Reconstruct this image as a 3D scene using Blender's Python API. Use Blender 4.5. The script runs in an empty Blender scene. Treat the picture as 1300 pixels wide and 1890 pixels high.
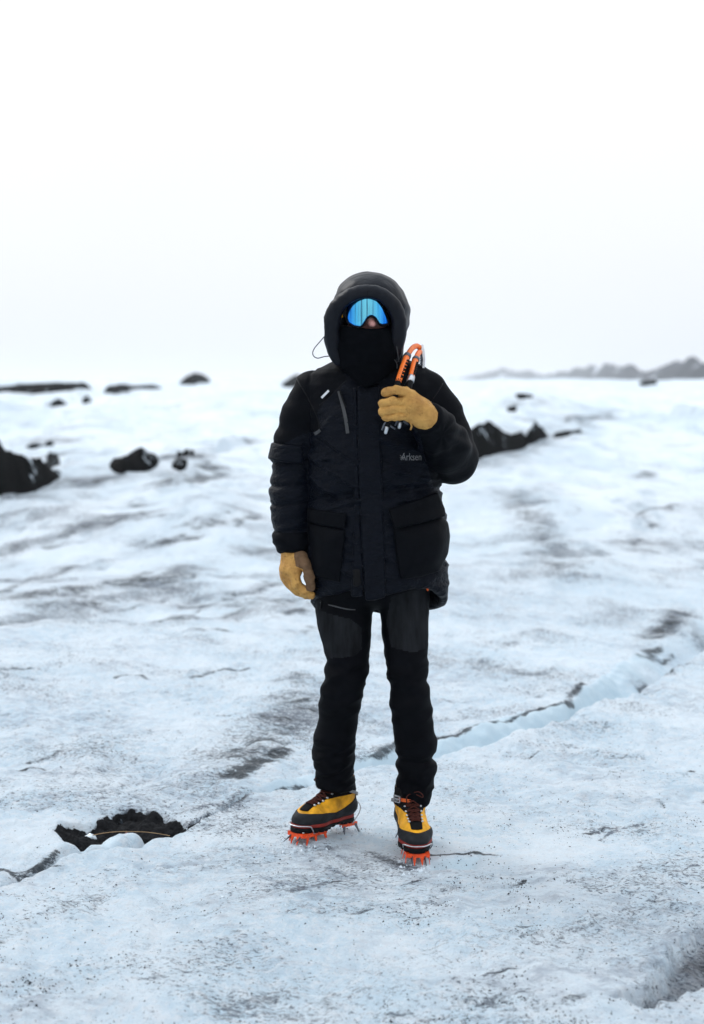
import bpy, math, random
import numpy as np
from mathutils import Vector, Matrix

R = math.radians
rng = np.random.default_rng(7)
random.seed(7)
scene = bpy.context.scene
COL = scene.collection

# ------------------------------------------------------------------ camera
CAM_D, CAM_H, FPX, HORIZON = 4.70, 1.545, 2625.0, 715.0
PITCH = math.atan((945.0 - HORIZON) / FPX)
cam = bpy.data.cameras.new('camera')
cam.sensor_fit = 'VERTICAL'; cam.sensor_height = 36.0; cam.sensor_width = 24.0
cam.lens = 50.0
cam.clip_start = 0.05; cam.clip_end = 14000
cam.dof.use_dof = True; cam.dof.focus_distance = 4.62; cam.dof.aperture_fstop = 2.2
cam_ob = bpy.data.objects.new('camera', cam); COL.objects.link(cam_ob)
cam_ob.location = (0, -CAM_D, CAM_H); cam_ob.rotation_euler = (R(90) - PITCH, 0, 0)
scene.camera = cam_ob

# ------------------------------------------------------------------ overcast sky
world = bpy.data.worlds.new('World'); scene.world = world; world.use_nodes = True
wn = world.node_tree.nodes; wl = world.node_tree.links; wn.clear()
SUN_ELEV, SUN_ROT = R(42), R(-48)
sky = wn.new('ShaderNodeTexSky'); sky.sky_type = 'NISHITA'; sky.sun_disc = False
sky.sun_elevation = SUN_ELEV; sky.sun_rotation = SUN_ROT
sky.dust_density = 4.0; sky.ozone_density = 1.0
tc = wn.new('ShaderNodeTexCoord'); sep = wn.new('ShaderNodeSeparateXYZ')
wl.new(tc.outputs['Generated'], sep.inputs[0])
wramp = wn.new('ShaderNodeValToRGB'); wl.new(sep.outputs['Z'], wramp.inputs[0])
e = wramp.color_ramp.elements
e[0].position = 0.0; e[0].color = (0.80, 0.85, 0.925, 1)
e[1].position = 0.26; e[1].color = (1.02, 1.03, 1.045, 1)
k = wramp.color_ramp.elements.new(0.10); k.color = (0.91, 0.935, 0.975, 1)
k = wramp.color_ramp.elements.new(1.0); k.color = (1.33, 1.47, 1.63, 1)
wnoise = wn.new('ShaderNodeTexNoise'); wnoise.inputs['Scale'].default_value = 1.6
wnoise.inputs['Detail'].default_value = 3
wl.new(tc.outputs['Generated'], wnoise.inputs['Vector'])
wmr = wn.new('ShaderNodeMapRange')
wmr.inputs['From Min'].default_value = 0.35; wmr.inputs['From Max'].default_value = 0.65
wmr.inputs['To Min'].default_value = 0.97; wmr.inputs['To Max'].default_value = 1.03
wl.new(wnoise.outputs['Fac'], wmr.inputs['Value'])
wmul = wn.new('ShaderNodeVectorMath'); wmul.operation = 'SCALE'
wl.new(wramp.outputs['Color'], wmul.inputs[0]); wl.new(wmr.outputs[0], wmul.inputs['Scale'])
cloud_gain = wn.new('ShaderNodeVectorMath'); cloud_gain.operation = 'SCALE'
cloud_gain.inputs['Scale'].default_value = 10.0
wl.new(wmul.outputs[0], cloud_gain.inputs[0])
wmix = wn.new('ShaderNodeMix'); wmix.data_type = 'RGBA'; wmix.inputs['Factor'].default_value = 0.97
wl.new(sky.outputs[0], wmix.inputs['A']); wl.new(cloud_gain.outputs[0], wmix.inputs['B'])
wbg = wn.new('ShaderNodeBackground'); wbg.inputs['Strength'].default_value = 0.10
wl.new(wmix.outputs['Result'], wbg.inputs['Color'])
wout = wn.new('ShaderNodeOutputWorld'); wl.new(wbg.outputs[0], wout.inputs['Surface'])

sun = bpy.data.lights.new('sun', 'SUN'); sun.energy = 1.15; sun.angle = R(22); sun.color = (1.0, 0.985, 0.96)
sun_ob = bpy.data.objects.new('sun', sun); COL.objects.link(sun_ob)
sd = Vector((math.sin(SUN_ROT) * math.cos(SUN_ELEV), math.cos(SUN_ROT) * math.cos(SUN_ELEV), math.sin(SUN_ELEV)))
sun_ob.rotation_euler = sd.to_track_quat('Z', 'Y').to_euler(); sun_ob.location = (-5, 6, 8)

vs = scene.view_settings
vs.view_transform = 'Standard'; vs.look = 'None'; vs.gamma = 1.0; vs.exposure = 0.08; vs.use_curve_mapping = False
scene.cycles.volume_step_rate = 4.0; scene.cycles.max_bounces = 8; scene.cycles.volume_bounces = 1

# ------------------------------------------------------------------ helpers: projection
CP, SP = math.cos(PITCH), math.sin(PITCH)
def ray(px, py):
    u = (px - 650.0) / FPX; v = (py - 945.0) / FPX
    return np.array([u, CP - SP * v, -SP - CP * v])
def P(px, py, Y=0.0):
    """point of the photograph's pixel on the upright plane at depth Y"""
    r = ray(px, py); t = (Y + CAM_D) / r[1]
    return np.array([r[0] * t, Y, CAM_H + r[2] * t])
def G(px, py, z=0.0):
    r = ray(px, py); t = (z - CAM_H) / r[2]
    return np.array([r[0] * t, -CAM_D + r[1] * t, z])
def RAD(n, Y=0.0):
    return n * (Y + CAM_D) / FPX

# ------------------------------------------------------------------ helpers: noise
_perm = rng.permutation(256).astype(np.int32); _perm = np.concatenate([_perm, _perm, _perm])
_grad = rng.normal(size=(256, 3)).astype(np.float32); _grad /= np.linalg.norm(_grad, axis=1)[:, None]
def perlin(x, y, z):
    x = np.asarray(x, np.float32); y = np.asarray(y, np.float32) + 0 * x; z = np.asarray(z, np.float32) + 0 * x
    xi = np.floor(x).astype(np.int64); yi = np.floor(y).astype(np.int64); zi = np.floor(z).astype(np.int64)
    xf = x - xi; yf = y - yi; zf = z - zi
    f = lambda t: t * t * t * (t * (t * 6 - 15) + 10)
    u, v, w = f(xf), f(yf), f(zf)
    xi &= 255; yi &= 255; zi &= 255
    def g(a, b, c):
        h = _perm[_perm[_perm[(xi + a) & 255] + ((yi + b) & 255)] + ((zi + c) & 255)]
        q = _grad[h]
        return q[..., 0] * (xf - a) + q[..., 1] * (yf - b) + q[..., 2] * (zf - c)
    x00 = g(0,0,0) * (1-u) + g(1,0,0) * u; x10 = g(0,1,0) * (1-u) + g(1,1,0) * u
    x01 = g(0,0,1) * (1-u) + g(1,0,1) * u; x11 = g(0,1,1) * (1-u) + g(1,1,1) * u
    return ((x00 * (1-v) + x10 * v) * (1-w) + (x01 * (1-v) + x11 * v) * w) * 1.6
def fbm(x, y, z, octaves=4, gain=0.5):
    s, a, f = 0, 1.0, 1.0
    for o in range(octaves):
        s = s + a * perlin(x * f + 13.1 * o, y * f + 7.7 * o, z * f + 3.3 * o); a *= gain; f *= 2.03
    return s
def sstep(a, b, x):
    t = np.clip((x - a) / (b - a), 0, 1); return t * t * (3 - 2 * t)

# ------------------------------------------------------------------ helpers: meshes
def mesh_data(name, V, F, mats, smooth=True, midx=None):
    me = bpy.data.meshes.new(name)
    V = np.asarray(V, np.float32); n = len(V)
    if isinstance(F, np.ndarray):
        k = F.shape[1]; nf = len(F)
        me.vertices.add(n); me.vertices.foreach_set('co', V.ravel())
        me.loops.add(nf * k); me.loops.foreach_set('vertex_index', F.astype(np.int32).ravel())
        me.polygons.add(nf)
        me.polygons.foreach_set('loop_start', np.arange(0, nf * k, k, dtype=np.int32))
        me.polygons.foreach_set('loop_total', np.full(nf, k, np.int32))
        me.update(calc_edges=True)
    else:
        me.from_pydata([tuple(v) for v in V], [], [tuple(f) for f in F])
    for m in (mats if isinstance(mats, (list, tuple)) else [mats]): me.materials.append(m)
    if midx is not None: me.polygons.foreach_set('material_index', np.asarray(midx, np.int32))
    me.polygons.foreach_set('use_smooth', np.full(len(me.polygons), smooth))
    me.validate(); me.update()
    return me
def obj(name, V, F, mats, parent=None, origin=None, smooth=True, midx=None):
    """V are world points; children keep their parent's origin"""
    V = np.asarray(V, np.float64)
    o0 = np.array(parent['_o']) if parent is not None else (np.array(origin) if origin is not None else np.zeros(3))
    me = mesh_data(name, V - o0, F, mats, smooth, midx)
    o = bpy.data.objects.new(name, me); COL.objects.link(o)
    if parent is not None: o.parent = parent
    else: o.location = o0
    o['_o'] = [float(a) for a in o0]
    return o
def thing(name, label, cat, loc, group=None):
    o = bpy.data.objects.new(name, None); COL.objects.link(o); o.location = loc; o.empty_display_size = 0.1
    o['_o'] = [float(a) for a in loc]; o['label'] = label; o['category'] = cat
    if group: o['group'] = group
    return o
def tag(o, label, cat, group=None):
    o['label'] = label; o['category'] = cat
    if group: o['group'] = group
    return o
def bez(pts, n=12):
    """Catmull-Rom through points"""
    p = [np.asarray(a, float) for a in pts]; p = [2*p[0]-p[1]] + p + [2*p[-1]-p[-2]]
    out = []
    for i in range(1, len(p) - 2):
        for t in np.linspace(0, 1, n, endpoint=False):
            a, b, c, d = p[i-1], p[i], p[i+1], p[i+2]
            out.append(0.5 * (2*b + (c-a)*t + (2*a-5*b+4*c-d)*t*t + (3*b-a-3*c+d)*t**3))
    out.append(p[-2]); return np.array(out)
def tube(pts, r, seg=8, closed=False, flat=None, upv=(0, 0, 1)):
    """tube (or strap when flat=(w,t)) along points"""
    pts = np.asarray(pts, float); n = len(pts); V = []; F = []
    rr = np.full(n, r) if np.isscalar(r) else np.asarray(r)
    nrm = None
    for i in range(n):
        a = pts[(i-1) % n if closed else max(i-1, 0)]; b = pts[(i+1) % n if closed else min(i+1, n-1)]
        t = (b - a) / (np.linalg.norm(b - a) + 1e-12)
        if nrm is None or flat is not None:
            q = np.asarray(upv, float)
            if abs(q @ t) > 0.95: q = np.array([1.0, 0, 0])
        else: q = nrm
        nrm = q - (q @ t) * t; nrm /= np.linalg.norm(nrm); bi = np.cross(t, nrm)
        for s in range(seg):
            ang = 2 * math.pi * s / seg + (math.pi / seg if flat is not None else 0)
            if flat is not None:
                c, d = math.cos(ang), math.sin(ang); m = max(abs(c), abs(d))
                V.append(pts[i] + bi * c / m * flat[0] / 2 + nrm * d / m * flat[1] / 2)
            else: V.append(pts[i] + rr[i] * (nrm * math.cos(ang) + bi * math.sin(ang)))
    m = n if closed else n - 1
    for i in range(m):
        for s in range(seg):
            a, b = i*seg+s, i*seg+(s+1) % seg; j = (i+1) % n
            F.append((a, b, j*seg+(s+1) % seg, j*seg+s))
    if not closed:
        F.append(tuple(range(seg))[::-1]); F.append(tuple((n-1)*seg + s for s in range(seg)))
    return np.array(V), F
def join(parts):
    V, F, k = [], [], 0
    for v, f in parts:
        V.append(np.asarray(v)); F += [tuple(int(i) + k for i in q) for q in f]; k += len(v)
    return np.concatenate(V), F
def box(c, s, M=None):
    c = np.asarray(c, float); s = np.asarray(s, float) / 2
    V = np.array([[x, y, z] for x in (-1, 1) for y in (-1, 1) for z in (-1, 1)]) * s
    if M is not None: V = V @ np.asarray(M).T
    F = [(0,1,3,2), (4,6,7,5), (0,4,5,1), (2,3,7,6), (0,2,6,4), (1,5,7,3)]
    return V + c, F
def spike(a, b, w, t, dirw):
    """flat tapering blade from root a to tip b"""
    a, b = np.asarray(a, float), np.asarray(b, float); d = (b - a) / np.linalg.norm(b - a)
    u = np.asarray(dirw, float); u = u - (u @ d) * d; u /= np.linalg.norm(u); v = np.cross(d, u)
    V = []
    for p, k in ((a, 1.0), (a * 0.45 + b * 0.55, 0.55), (b, 0.10)):
        for su, sv in ((-1, -1), (1, -1), (1, 1), (-1, 1)): V.append(p + su * u * w / 2 * k + sv * v * t / 2 * max(k, 0.4))
    F = [(3, 2, 1, 0), (8, 9, 10, 11)]
    for i in (0, 4):
        for s in range(4): F.append((i+s, i+(s+1) % 4, i+4+(s+1) % 4, i+4+s))
    return np.array(V), F

# ------------------------------------------------------------------ helpers: implicit surfaces
def smin(a, b, k):
    h = np.maximum(k - np.abs(a - b), 0) / k
    return np.minimum(a, b) - h * h * k * 0.25
def smax(a, b, k): return -smin(-a, -b, k)
def rcone(X, Y, Z, a, b, ra, rb):
    bx, by, bz = (float(b[i] - a[i]) for i in range(3)); l2 = bx*bx + by*by + bz*bz + 1e-12
    px, py, pz = X - np.float32(a[0]), Y - np.float32(a[1]), Z - np.float32(a[2])
    t = np.clip((px*np.float32(bx) + py*np.float32(by) + pz*np.float32(bz)) / np.float32(l2), 0, 1)
    return np.sqrt((px - t*np.float32(bx))**2 + (py - t*np.float32(by))**2 + (pz - t*np.float32(bz))**2) - (np.float32(ra) + t * np.float32(rb - ra))
def chain(X, Y, Z, pts, rad, k=0.01):
    d = None
    for i in range(len(pts) - 1):
        q = rcone(X, Y, Z, pts[i], pts[i+1], rad[i], rad[i+1])
        d = q if d is None else smin(d, q, np.float32(k))
    return d
def ellipsoid(X, Y, Z, c, r):
    x, y, z = (X - np.float32(c[0])), (Y - np.float32(c[1])), (Z - np.float32(c[2]))
    k0 = np.sqrt((x/np.float32(r[0]))**2 + (y/np.float32(r[1]))**2 + (z/np.float32(r[2]))**2)
    k1 = np.sqrt((x/np.float32(r[0]**2))**2 + (y/np.float32(r[1]**2))**2 + (z/np.float32(r[2]**2))**2) + 1e-6
    return k0 * (k0 - 1) / k1
def loft(X, Y, Z, rows):
    """rows of (z, cx, cy, half width, half depth), z rising"""
    rows = sorted(rows); zz = np.array([r[0] for r in rows])
    it = lambda i: np.interp(Z, zz, [r[i] for r in rows]).astype(np.float32)
    x, y = X - it(1), Y - it(2); a, b = it(3), it(4)
    k0 = np.sqrt((x/a)**2 + (y/b)**2); k1 = np.sqrt((x/(a*a))**2 + (y/(b*b))**2) + 1e-6
    return k0 * (k0 - 1) / k1
def poly2(x, y, pts):
    """signed distance to a polygon, negative inside"""
    pts = np.asarray(pts, np.float32); n = len(pts)
    d = np.full(np.broadcast(x, y).shape, 1e9, np.float32); s = np.ones(d.shape, np.float32)
    for i in range(n):
        a = pts[i]; b = pts[i-1]; ex, ey = b[0]-a[0], b[1]-a[1]
        wx, wy = x - a[0], y - a[1]
        t = np.clip((wx*ex + wy*ey) / (ex*ex + ey*ey + 1e-12), 0, 1)
        d = np.minimum(d, (wx - ex*t)**2 + (wy - ey*t)**2)
        c1 = y >= a[1]; c2 = y < b[1]; c3 = ex*wy > ey*wx
        s = np.where((c1 & c2 & c3) | (~c1 & ~c2 & ~c3), -s, s)
    return s * np.sqrt(d)
def surface_nets(Fg, org, h):
    ins = Fg < 0
    nx, ny, nz = Fg.shape
    cnt = np.zeros((nx-1, ny-1, nz-1), np.int8)
    for a in (0, 1):
        for b in (0, 1):
            for c in (0, 1): cnt += ins[a:nx-1+a, b:ny-1+b, c:nz-1+c]
    act = (cnt > 0) & (cnt < 8)
    idx = np.full(act.shape, -1, np.int64); ii = np.argwhere(act); idx[act] = np.arange(len(ii))
    val = {}
    for a in (0, 1):
        for b in (0, 1):
            for c in (0, 1): val[a, b, c] = Fg[ii[:,0]+a, ii[:,1]+b, ii[:,2]+c].astype(np.float64)
    acc = np.zeros((len(ii), 3)); num = np.zeros(len(ii))
    cs = list(val)
    for p in cs:
        for ax in range(3):
            if p[ax] == 0:
                q = list(p); q[ax] = 1; q = tuple(q)
                v0, v1 = val[p], val[q]; m = (v0 < 0) != (v1 < 0)
                t = np.where(m, v0 / np.where(m, v0 - v1, 1), 0)
                pt = np.array(p, float)[None].repeat(len(ii), 0); pt[:, ax] = t
                acc += pt * m[:, None]; num += m
    V = (ii + acc / num[:, None]) * h + np.asarray(org)
    Q = []
    for ax in range(3):
        b, c = (ax + 1) % 3, (ax + 2) % 3
        sl0 = [slice(None)]*3; sl1 = [slice(None)]*3
        sl0[ax] = slice(0, -1); sl1[ax] = slice(1, None)
        s0, s1 = ins[tuple(sl0)], ins[tuple(sl1)]
        for flip, m in ((False, s0 & ~s1), (True, ~s0 & s1)):
            e = np.argwhere(m)
            ok = (e[:, b] > 0) & (e[:, c] > 0) & (e[:, b] < Fg.shape[b]-1) & (e[:, c] < Fg.shape[c]-1)
            e = e[ok]
            def cell(db, dc):
                g = e.copy(); g[:, b] += db; g[:, c] += dc
                return idx[g[:,0], g[:,1], g[:,2]]
            q = np.stack([cell(-1,-1), cell(0,-1), cell(0,0), cell(-1,0)], 1)
            Q.append(q[:, ::-1] if flip else q)
    return V, np.concatenate(Q)
def vnormals(V, Q):
    n = np.cross(V[Q[:,2]] - V[Q[:,0]], V[Q[:,3]] - V[Q[:,1]]); N = np.zeros_like(V)
    for i in range(4): np.add.at(N, Q[:, i], n)
    return N / (np.linalg.norm(N, axis=1)[:, None] + 1e-12)
def relax(V, Q, it=1, lam=0.5):
    for _ in range(it):
        S = np.zeros_like(V); c = np.zeros(len(V))
        for i in range(4):
            for j in (1, 3):
                np.add.at(S, Q[:, i], V[Q[:, (i+j) % 4]]); np.add.at(c, Q[:, i], 1)
        V = V + lam * (S / c[:, None] - V)
    return V
def sdf_mesh(f, lo, hi, h, smooth_it=1, disp=None):
    lo, hi = np.asarray(lo, float), np.asarray(hi, float)
    ax = [np.arange(lo[i], hi[i] + h, h).astype(np.float32) for i in range(3)]
    X, Y, Z = np.meshgrid(*ax, indexing='ij')
    Fg = f(X, Y, Z)
    V, Q = surface_nets(Fg, lo, h)
    if smooth_it: V = relax(V, Q, smooth_it)
    if disp is not None: V = V + vnormals(V, Q) * disp(V)[:, None]
    return V, Q
def trace(f, p, d, n=40):
    """march points p along direction d onto the surface of f"""
    p = np.array(p, np.float32).reshape(-1, 3); d = np.asarray(d, np.float32)
    for _ in range(n):
        s = f(p[:, 0], p[:, 1], p[:, 2]); p = p + 0.8 * s[:, None] * d
    return p.astype(float)

# ------------------------------------------------------------------ materials
def newmat(name):
    m = bpy.data.materials.new(name); m.use_nodes = True
    nt = m.node_tree; b = nt.nodes['Principled BSDF']
    return m, nt.nodes, nt.links, b
def N(nodes, kind, **kw):
    n = nodes.new(kind)
    for k, v in kw.items():
        if k in n.inputs: n.inputs[k].default_value = v
        else: setattr(n, k, v)
    return n
def simple(name, col, rough=0.6, spec=0.3, metal=0.0, var=0.25, scale=40.0, bump=0.15, bscale=300.0, sheen=0.0, dist=0.001, stretch=(1, 1, 1)):
    m, n, l, b = newmat(name)
    b.inputs['Roughness'].default_value = rough; b.inputs['Metallic'].default_value = metal
    b.inputs['Specular IOR Level'].default_value = spec
    if sheen: b.inputs['Sheen Weight'].default_value = sheen; b.inputs['Sheen Roughness'].default_value = 0.4
    t = N(n, 'ShaderNodeTexCoord'); mp = N(n, 'ShaderNodeMapping'); mp.inputs['Scale'].default_value = stretch
    l.new(t.outputs['Object'], mp.inputs['Vector'])
    no = N(n, 'ShaderNodeTexNoise', Scale=scale, Detail=5.0, Roughness=0.6); l.new(mp.outputs[0], no.inputs['Vector'])
    mr = N(n, 'ShaderNodeMapRange'); mr.inputs['From Min'].default_value = 0.3; mr.inputs['From Max'].default_value = 0.7
    mr.inputs['To Min'].default_value = 1 - var; mr.inputs['To Max'].default_value = 1 + var
    l.new(no.outputs['Fac'], mr.inputs['Value'])
    vm = N(n, 'ShaderNodeVectorMath', operation='SCALE'); vm.inputs[0].default_value = col[:3]
    l.new(mr.outputs[0], vm.inputs['Scale']); l.new(vm.outputs[0], b.inputs['Base Color'])
    if bump:
        n2 = N(n, 'ShaderNodeTexNoise', Scale=bscale, Detail=4.0, Roughness=0.6); l.new(mp.outputs[0], n2.inputs['Vector'])
        bp = N(n, 'ShaderNodeBump', Strength=bump, Distance=dist); l.new(n2.outputs['Fac'], bp.inputs['Height'])
        l.new(bp.outputs[0], b.inputs['Normal'])
    return m
M = {}
M['nylon'] = simple('navy_nylon', (0.0024, 0.0037, 0.0074), 0.42, 0.075, var=0.2, scale=25, bump=0.9, bscale=42, dist=0.010, stretch=(1, 1, 2.2))
M['hood'] = simple('hood_nylon', (0.0044, 0.0056, 0.0095), 0.45, 0.16, var=0.2, scale=25, bump=0.6, bscale=38, dist=0.005)
M['canvas'] = simple('black_canvas', (0.0021, 0.0027, 0.0043), 0.6, 0.05, var=0.15, scale=30, bump=0.5, bscale=24, dist=0.006)
M['trouser'] = simple('black_softshell', (0.0022, 0.0026, 0.0040), 0.65, 0.05, var=0.25, scale=12, bump=0.4, bscale=30, dist=0.003, stretch=(1, 1, 1.5))
M['worn'] = simple('faded_black_softshell', (0.0115, 0.0125, 0.0145), 0.85, 0.05, var=0.5, scale=14, bump=0.2, bscale=400, stretch=(2.5, 1, 0.5))
M['zip'] = simple('grey_zip_tape', (0.045, 0.047, 0.05), 0.5, 0.3, var=0.15, scale=80)
M['black'] = simple('black_plastic', (0.005, 0.005, 0.006), 0.5, 0.1)
M['glove_dark'] = simple('brown_leather', (0.13, 0.075, 0.04), 0.75, 0.2, var=0.3, scale=35, bump=0.4, bscale=140, dist=0.002)
M['yellow'] = simple('yellow_boot_leather', (0.66, 0.31, 0.014), 0.6, 0.25, var=0.45, scale=22, bump=0.3, bscale=200)
M['rubber'] = simple('dark_rubber', (0.017, 0.0185, 0.021), 0.6, 0.12, var=0.3, scale=40, bump=0.3, bscale=250)
M['tongue'] = simple('black_boot_fabric', (0.007, 0.0065, 0.007), 0.8, 0.08, var=0.3)
M['redsole'] = simple('red_midsole', (0.22, 0.022, 0.016), 0.6, 0.25, var=0.25, scale=60)
M['lace'] = simple('brown_red_lace', (0.055, 0.016, 0.012), 0.85, 0.1, var=0.5, scale=400)
M['steel'] = simple('brushed_steel', (0.55, 0.56, 0.58), 0.35, 0.5, metal=1.0, var=0.2, scale=90)
M['darksteel'] = simple('dark_steel', (0.10, 0.11, 0.13), 0.45, 0.5, metal=0.8, var=0.3, scale=90)
M['orange'] = simple('orange_lacquer', (0.85, 0.17, 0.02), 0.4, 0.4, var=0.15, scale=60, bump=0.1)
M['crampon'] = simple('orange_red_steel', (0.78, 0.075, 0.012), 0.45, 0.4, var=0.3, scale=90, bump=0.15)
M['strap_grey'] = simple('grey_webbing', (0.22, 0.23, 0.24), 0.8, 0.2, var=0.3, scale=200)
M['strap_orange'] = simple('orange_webbing', (0.62, 0.11, 0.025), 0.7, 0.2, var=0.25, scale=150)
M['white'] = simple('white_pull', (0.75, 0.76, 0.78), 0.5, 0.4)
M['logo'] = simple('grey_print', (0.16, 0.16, 0.165), 0.6, 0.3, var=0.1)
M['skin'] = simple('skin', (0.56, 0.27, 0.24), 0.5, 0.4, var=0.1, bump=0.1)
M['cord'] = simple('dark_cord', (0.035, 0.035, 0.06), 0.7, 0.2)
M['gaiter'] = simple('black_fleece', (0.0030, 0.0035, 0.0048), 0.9, 0.02, var=0.2, bump=0.3, bscale=60, dist=0.003)
M['twig'] = simple('dry_straw', (0.30, 0.20, 0.11), 0.7, 0.2, var=0.3)
M['pebble'] = simple('reddish_stone', (0.23, 0.11, 0.09), 0.8, 0.2, var=0.3)

def leather_material():
    m, n, l, b = newmat('worn_tan_leather')
    t = N(n, 'ShaderNodeTexCoord')
    def nz(sc, d, r=0.6):
        q = N(n, 'ShaderNodeTexNoise', Scale=sc, Detail=d, Roughness=r); l.new(t.outputs['Object'], q.inputs['Vector']); return q.outputs['Fac']
    c1 = N(n, 'ShaderNodeValToRGB'); l.new(nz(16, 5), c1.inputs[0]); E = c1.color_ramp.elements
    E[0].position = .34; E[0].color = (.36, .18, .05, 1); E[1].position = .62; E[1].color = (.54, .30, .085, 1)
    c2 = N(n, 'ShaderNodeValToRGB'); l.new(nz(38, 6, .7), c2.inputs[0]); E = c2.color_ramp.elements
    E[0].position = .30; E[0].color = (.30, .26, .22, 1); E[1].position = .47; E[1].color = (1, 1, 1, 1)
    mx = N(n, 'ShaderNodeMix', data_type='RGBA', blend_type='MULTIPLY'); mx.inputs['Factor'].default_value = .75
    l.new(c1.outputs[0], mx.inputs['A']); l.new(c2.outputs[0], mx.inputs['B']); l.new(mx.outputs['Result'], b.inputs['Base Color'])
    b.inputs['Roughness'].default_value = .7; b.inputs['Specular IOR Level'].default_value = .2
    v = N(n, 'ShaderNodeTexVoronoi', Scale=70.0, feature='DISTANCE_TO_EDGE'); l.new(t.outputs['Object'], v.inputs['Vector'])
    ad = N(n, 'ShaderNodeMath', operation='ADD'); l.new(nz(75, 5), ad.inputs[0]); l.new(v.outputs['Distance'], ad.inputs[1])
    bp = N(n, 'ShaderNodeBump', Strength=.8, Distance=.004); l.new(ad.outputs[0], bp.inputs['Height']); l.new(bp.outputs[0], b.inputs['Normal'])
    return m
M['glove'] = leather_material()
def ash_material():
    m, n, l, b = newmat('wet_black_ash')
    t = N(n, 'ShaderNodeTexCoord')
    a = N(n, 'ShaderNodeTexNoise', Scale=30.0, Detail=8.0, Roughness=0.7); l.new(t.outputs['Object'], a.inputs['Vector'])
    cr = N(n, 'ShaderNodeValToRGB'); l.new(a.outputs['Fac'], cr.inputs[0])
    cr.color_ramp.elements[0].position = 0.35; cr.color_ramp.elements[0].color = (0.0012, 0.0015, 0.0018, 1)
    cr.color_ramp.elements[1].position = 0.75; cr.color_ramp.elements[1].color = (0.0075, 0.0082, 0.0092, 1)
    sn = N(n, 'ShaderNodeTexNoise', Scale=3.4, Detail=8.0, Roughness=0.72); l.new(t.outputs['Object'], sn.inputs['Vector'])
    sr = N(n, 'ShaderNodeMapRange'); sr.inputs['From Min'].default_value = 0.60; sr.inputs['From Max'].default_value = 0.66; l.new(sn.outputs['Fac'], sr.inputs['Value'])
    sx = N(n, 'ShaderNodeMix', data_type='RGBA'); l.new(sr.outputs[0], sx.inputs['Factor']); l.new(cr.outputs[0], sx.inputs['A']); sx.inputs['B'].default_value = (0.55, 0.62, 0.68, 1)
    l.new(sx.outputs['Result'], b.inputs['Base Color'])
    b.inputs['Roughness'].default_value = 0.8; b.inputs['Specular IOR Level'].default_value = 0.05
    v = N(n, 'ShaderNodeTexNoise', Scale=90.0, Detail=6.0, Roughness=0.75); l.new(t.outputs['Object'], v.inputs['Vector'])
    bp = N(n, 'ShaderNodeBump', Strength=0.9, Distance=0.012); l.new(v.outputs['Fac'], bp.inputs['Height']); l.new(bp.outputs[0], b.inputs['Normal'])
    return m
M['ash'] = ash_material()

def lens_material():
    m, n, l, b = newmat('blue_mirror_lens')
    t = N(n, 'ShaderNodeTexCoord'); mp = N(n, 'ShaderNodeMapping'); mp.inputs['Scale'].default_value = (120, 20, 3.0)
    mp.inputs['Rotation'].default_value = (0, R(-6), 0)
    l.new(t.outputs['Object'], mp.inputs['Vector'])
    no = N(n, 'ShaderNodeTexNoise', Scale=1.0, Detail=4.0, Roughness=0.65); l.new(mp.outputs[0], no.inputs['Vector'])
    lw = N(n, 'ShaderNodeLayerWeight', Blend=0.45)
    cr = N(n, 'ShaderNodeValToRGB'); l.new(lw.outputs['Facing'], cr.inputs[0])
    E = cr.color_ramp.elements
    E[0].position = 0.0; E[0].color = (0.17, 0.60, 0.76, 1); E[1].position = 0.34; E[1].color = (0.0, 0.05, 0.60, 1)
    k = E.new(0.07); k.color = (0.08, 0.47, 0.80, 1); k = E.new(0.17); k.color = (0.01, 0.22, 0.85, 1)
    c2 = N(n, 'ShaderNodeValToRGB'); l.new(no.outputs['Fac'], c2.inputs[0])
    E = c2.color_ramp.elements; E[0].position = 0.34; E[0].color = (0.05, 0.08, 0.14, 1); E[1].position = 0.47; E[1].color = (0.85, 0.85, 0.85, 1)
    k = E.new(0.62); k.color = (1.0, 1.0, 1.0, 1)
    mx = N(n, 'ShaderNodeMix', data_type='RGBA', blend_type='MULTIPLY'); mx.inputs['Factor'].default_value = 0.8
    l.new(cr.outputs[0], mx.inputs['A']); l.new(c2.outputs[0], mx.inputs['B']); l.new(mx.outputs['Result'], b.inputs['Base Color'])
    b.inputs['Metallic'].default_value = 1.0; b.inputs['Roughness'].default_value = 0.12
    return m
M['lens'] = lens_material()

# ================================================================== THE ICE
def profile(pts):
    g = np.array([G(*p) for p in pts]); g = g[np.argsort(g[:, 0])]
    def f(x):
        y = np.interp(x, g[:, 0], g[:, 1])
        y = np.where(x < g[0, 0], g[0, 1] + (x - g[0, 0]) * (g[1, 1] - g[0, 1]) / (g[1, 0] - g[0, 0]), y)
        return np.where(x > g[-1, 0], g[-1, 1] + (x - g[-1, 0]) * (g[-1, 1] - g[-2, 1]) / (g[-1, 0] - g[-2, 0]), y)
    return f, g[0, 0], g[-1, 0]
lip, _, _ = profile([(0, 1625), (60, 1606), (130, 1577), (250, 1557), (350, 1523), (450, 1480), (550, 1462), (650, 1428), (730, 1412), (820, 1394), (960, 1366), (1020, 1337), (1110, 1301), (1200, 1264), (1300, 1195)])
farl, _, _ = profile([(0, 1603), (60, 1593), (130, 1560), (250, 1545), (350, 1512), (450, 1466), (520, 1440), (600, 1412), (690, 1384), (740, 1362), (820, 1351), (900, 1331), (1000, 1310), (1045, 1299), (1075, 1266), (1130, 1224), (1200, 1182), (1300, 1132)])
RIDGES = []
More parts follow.
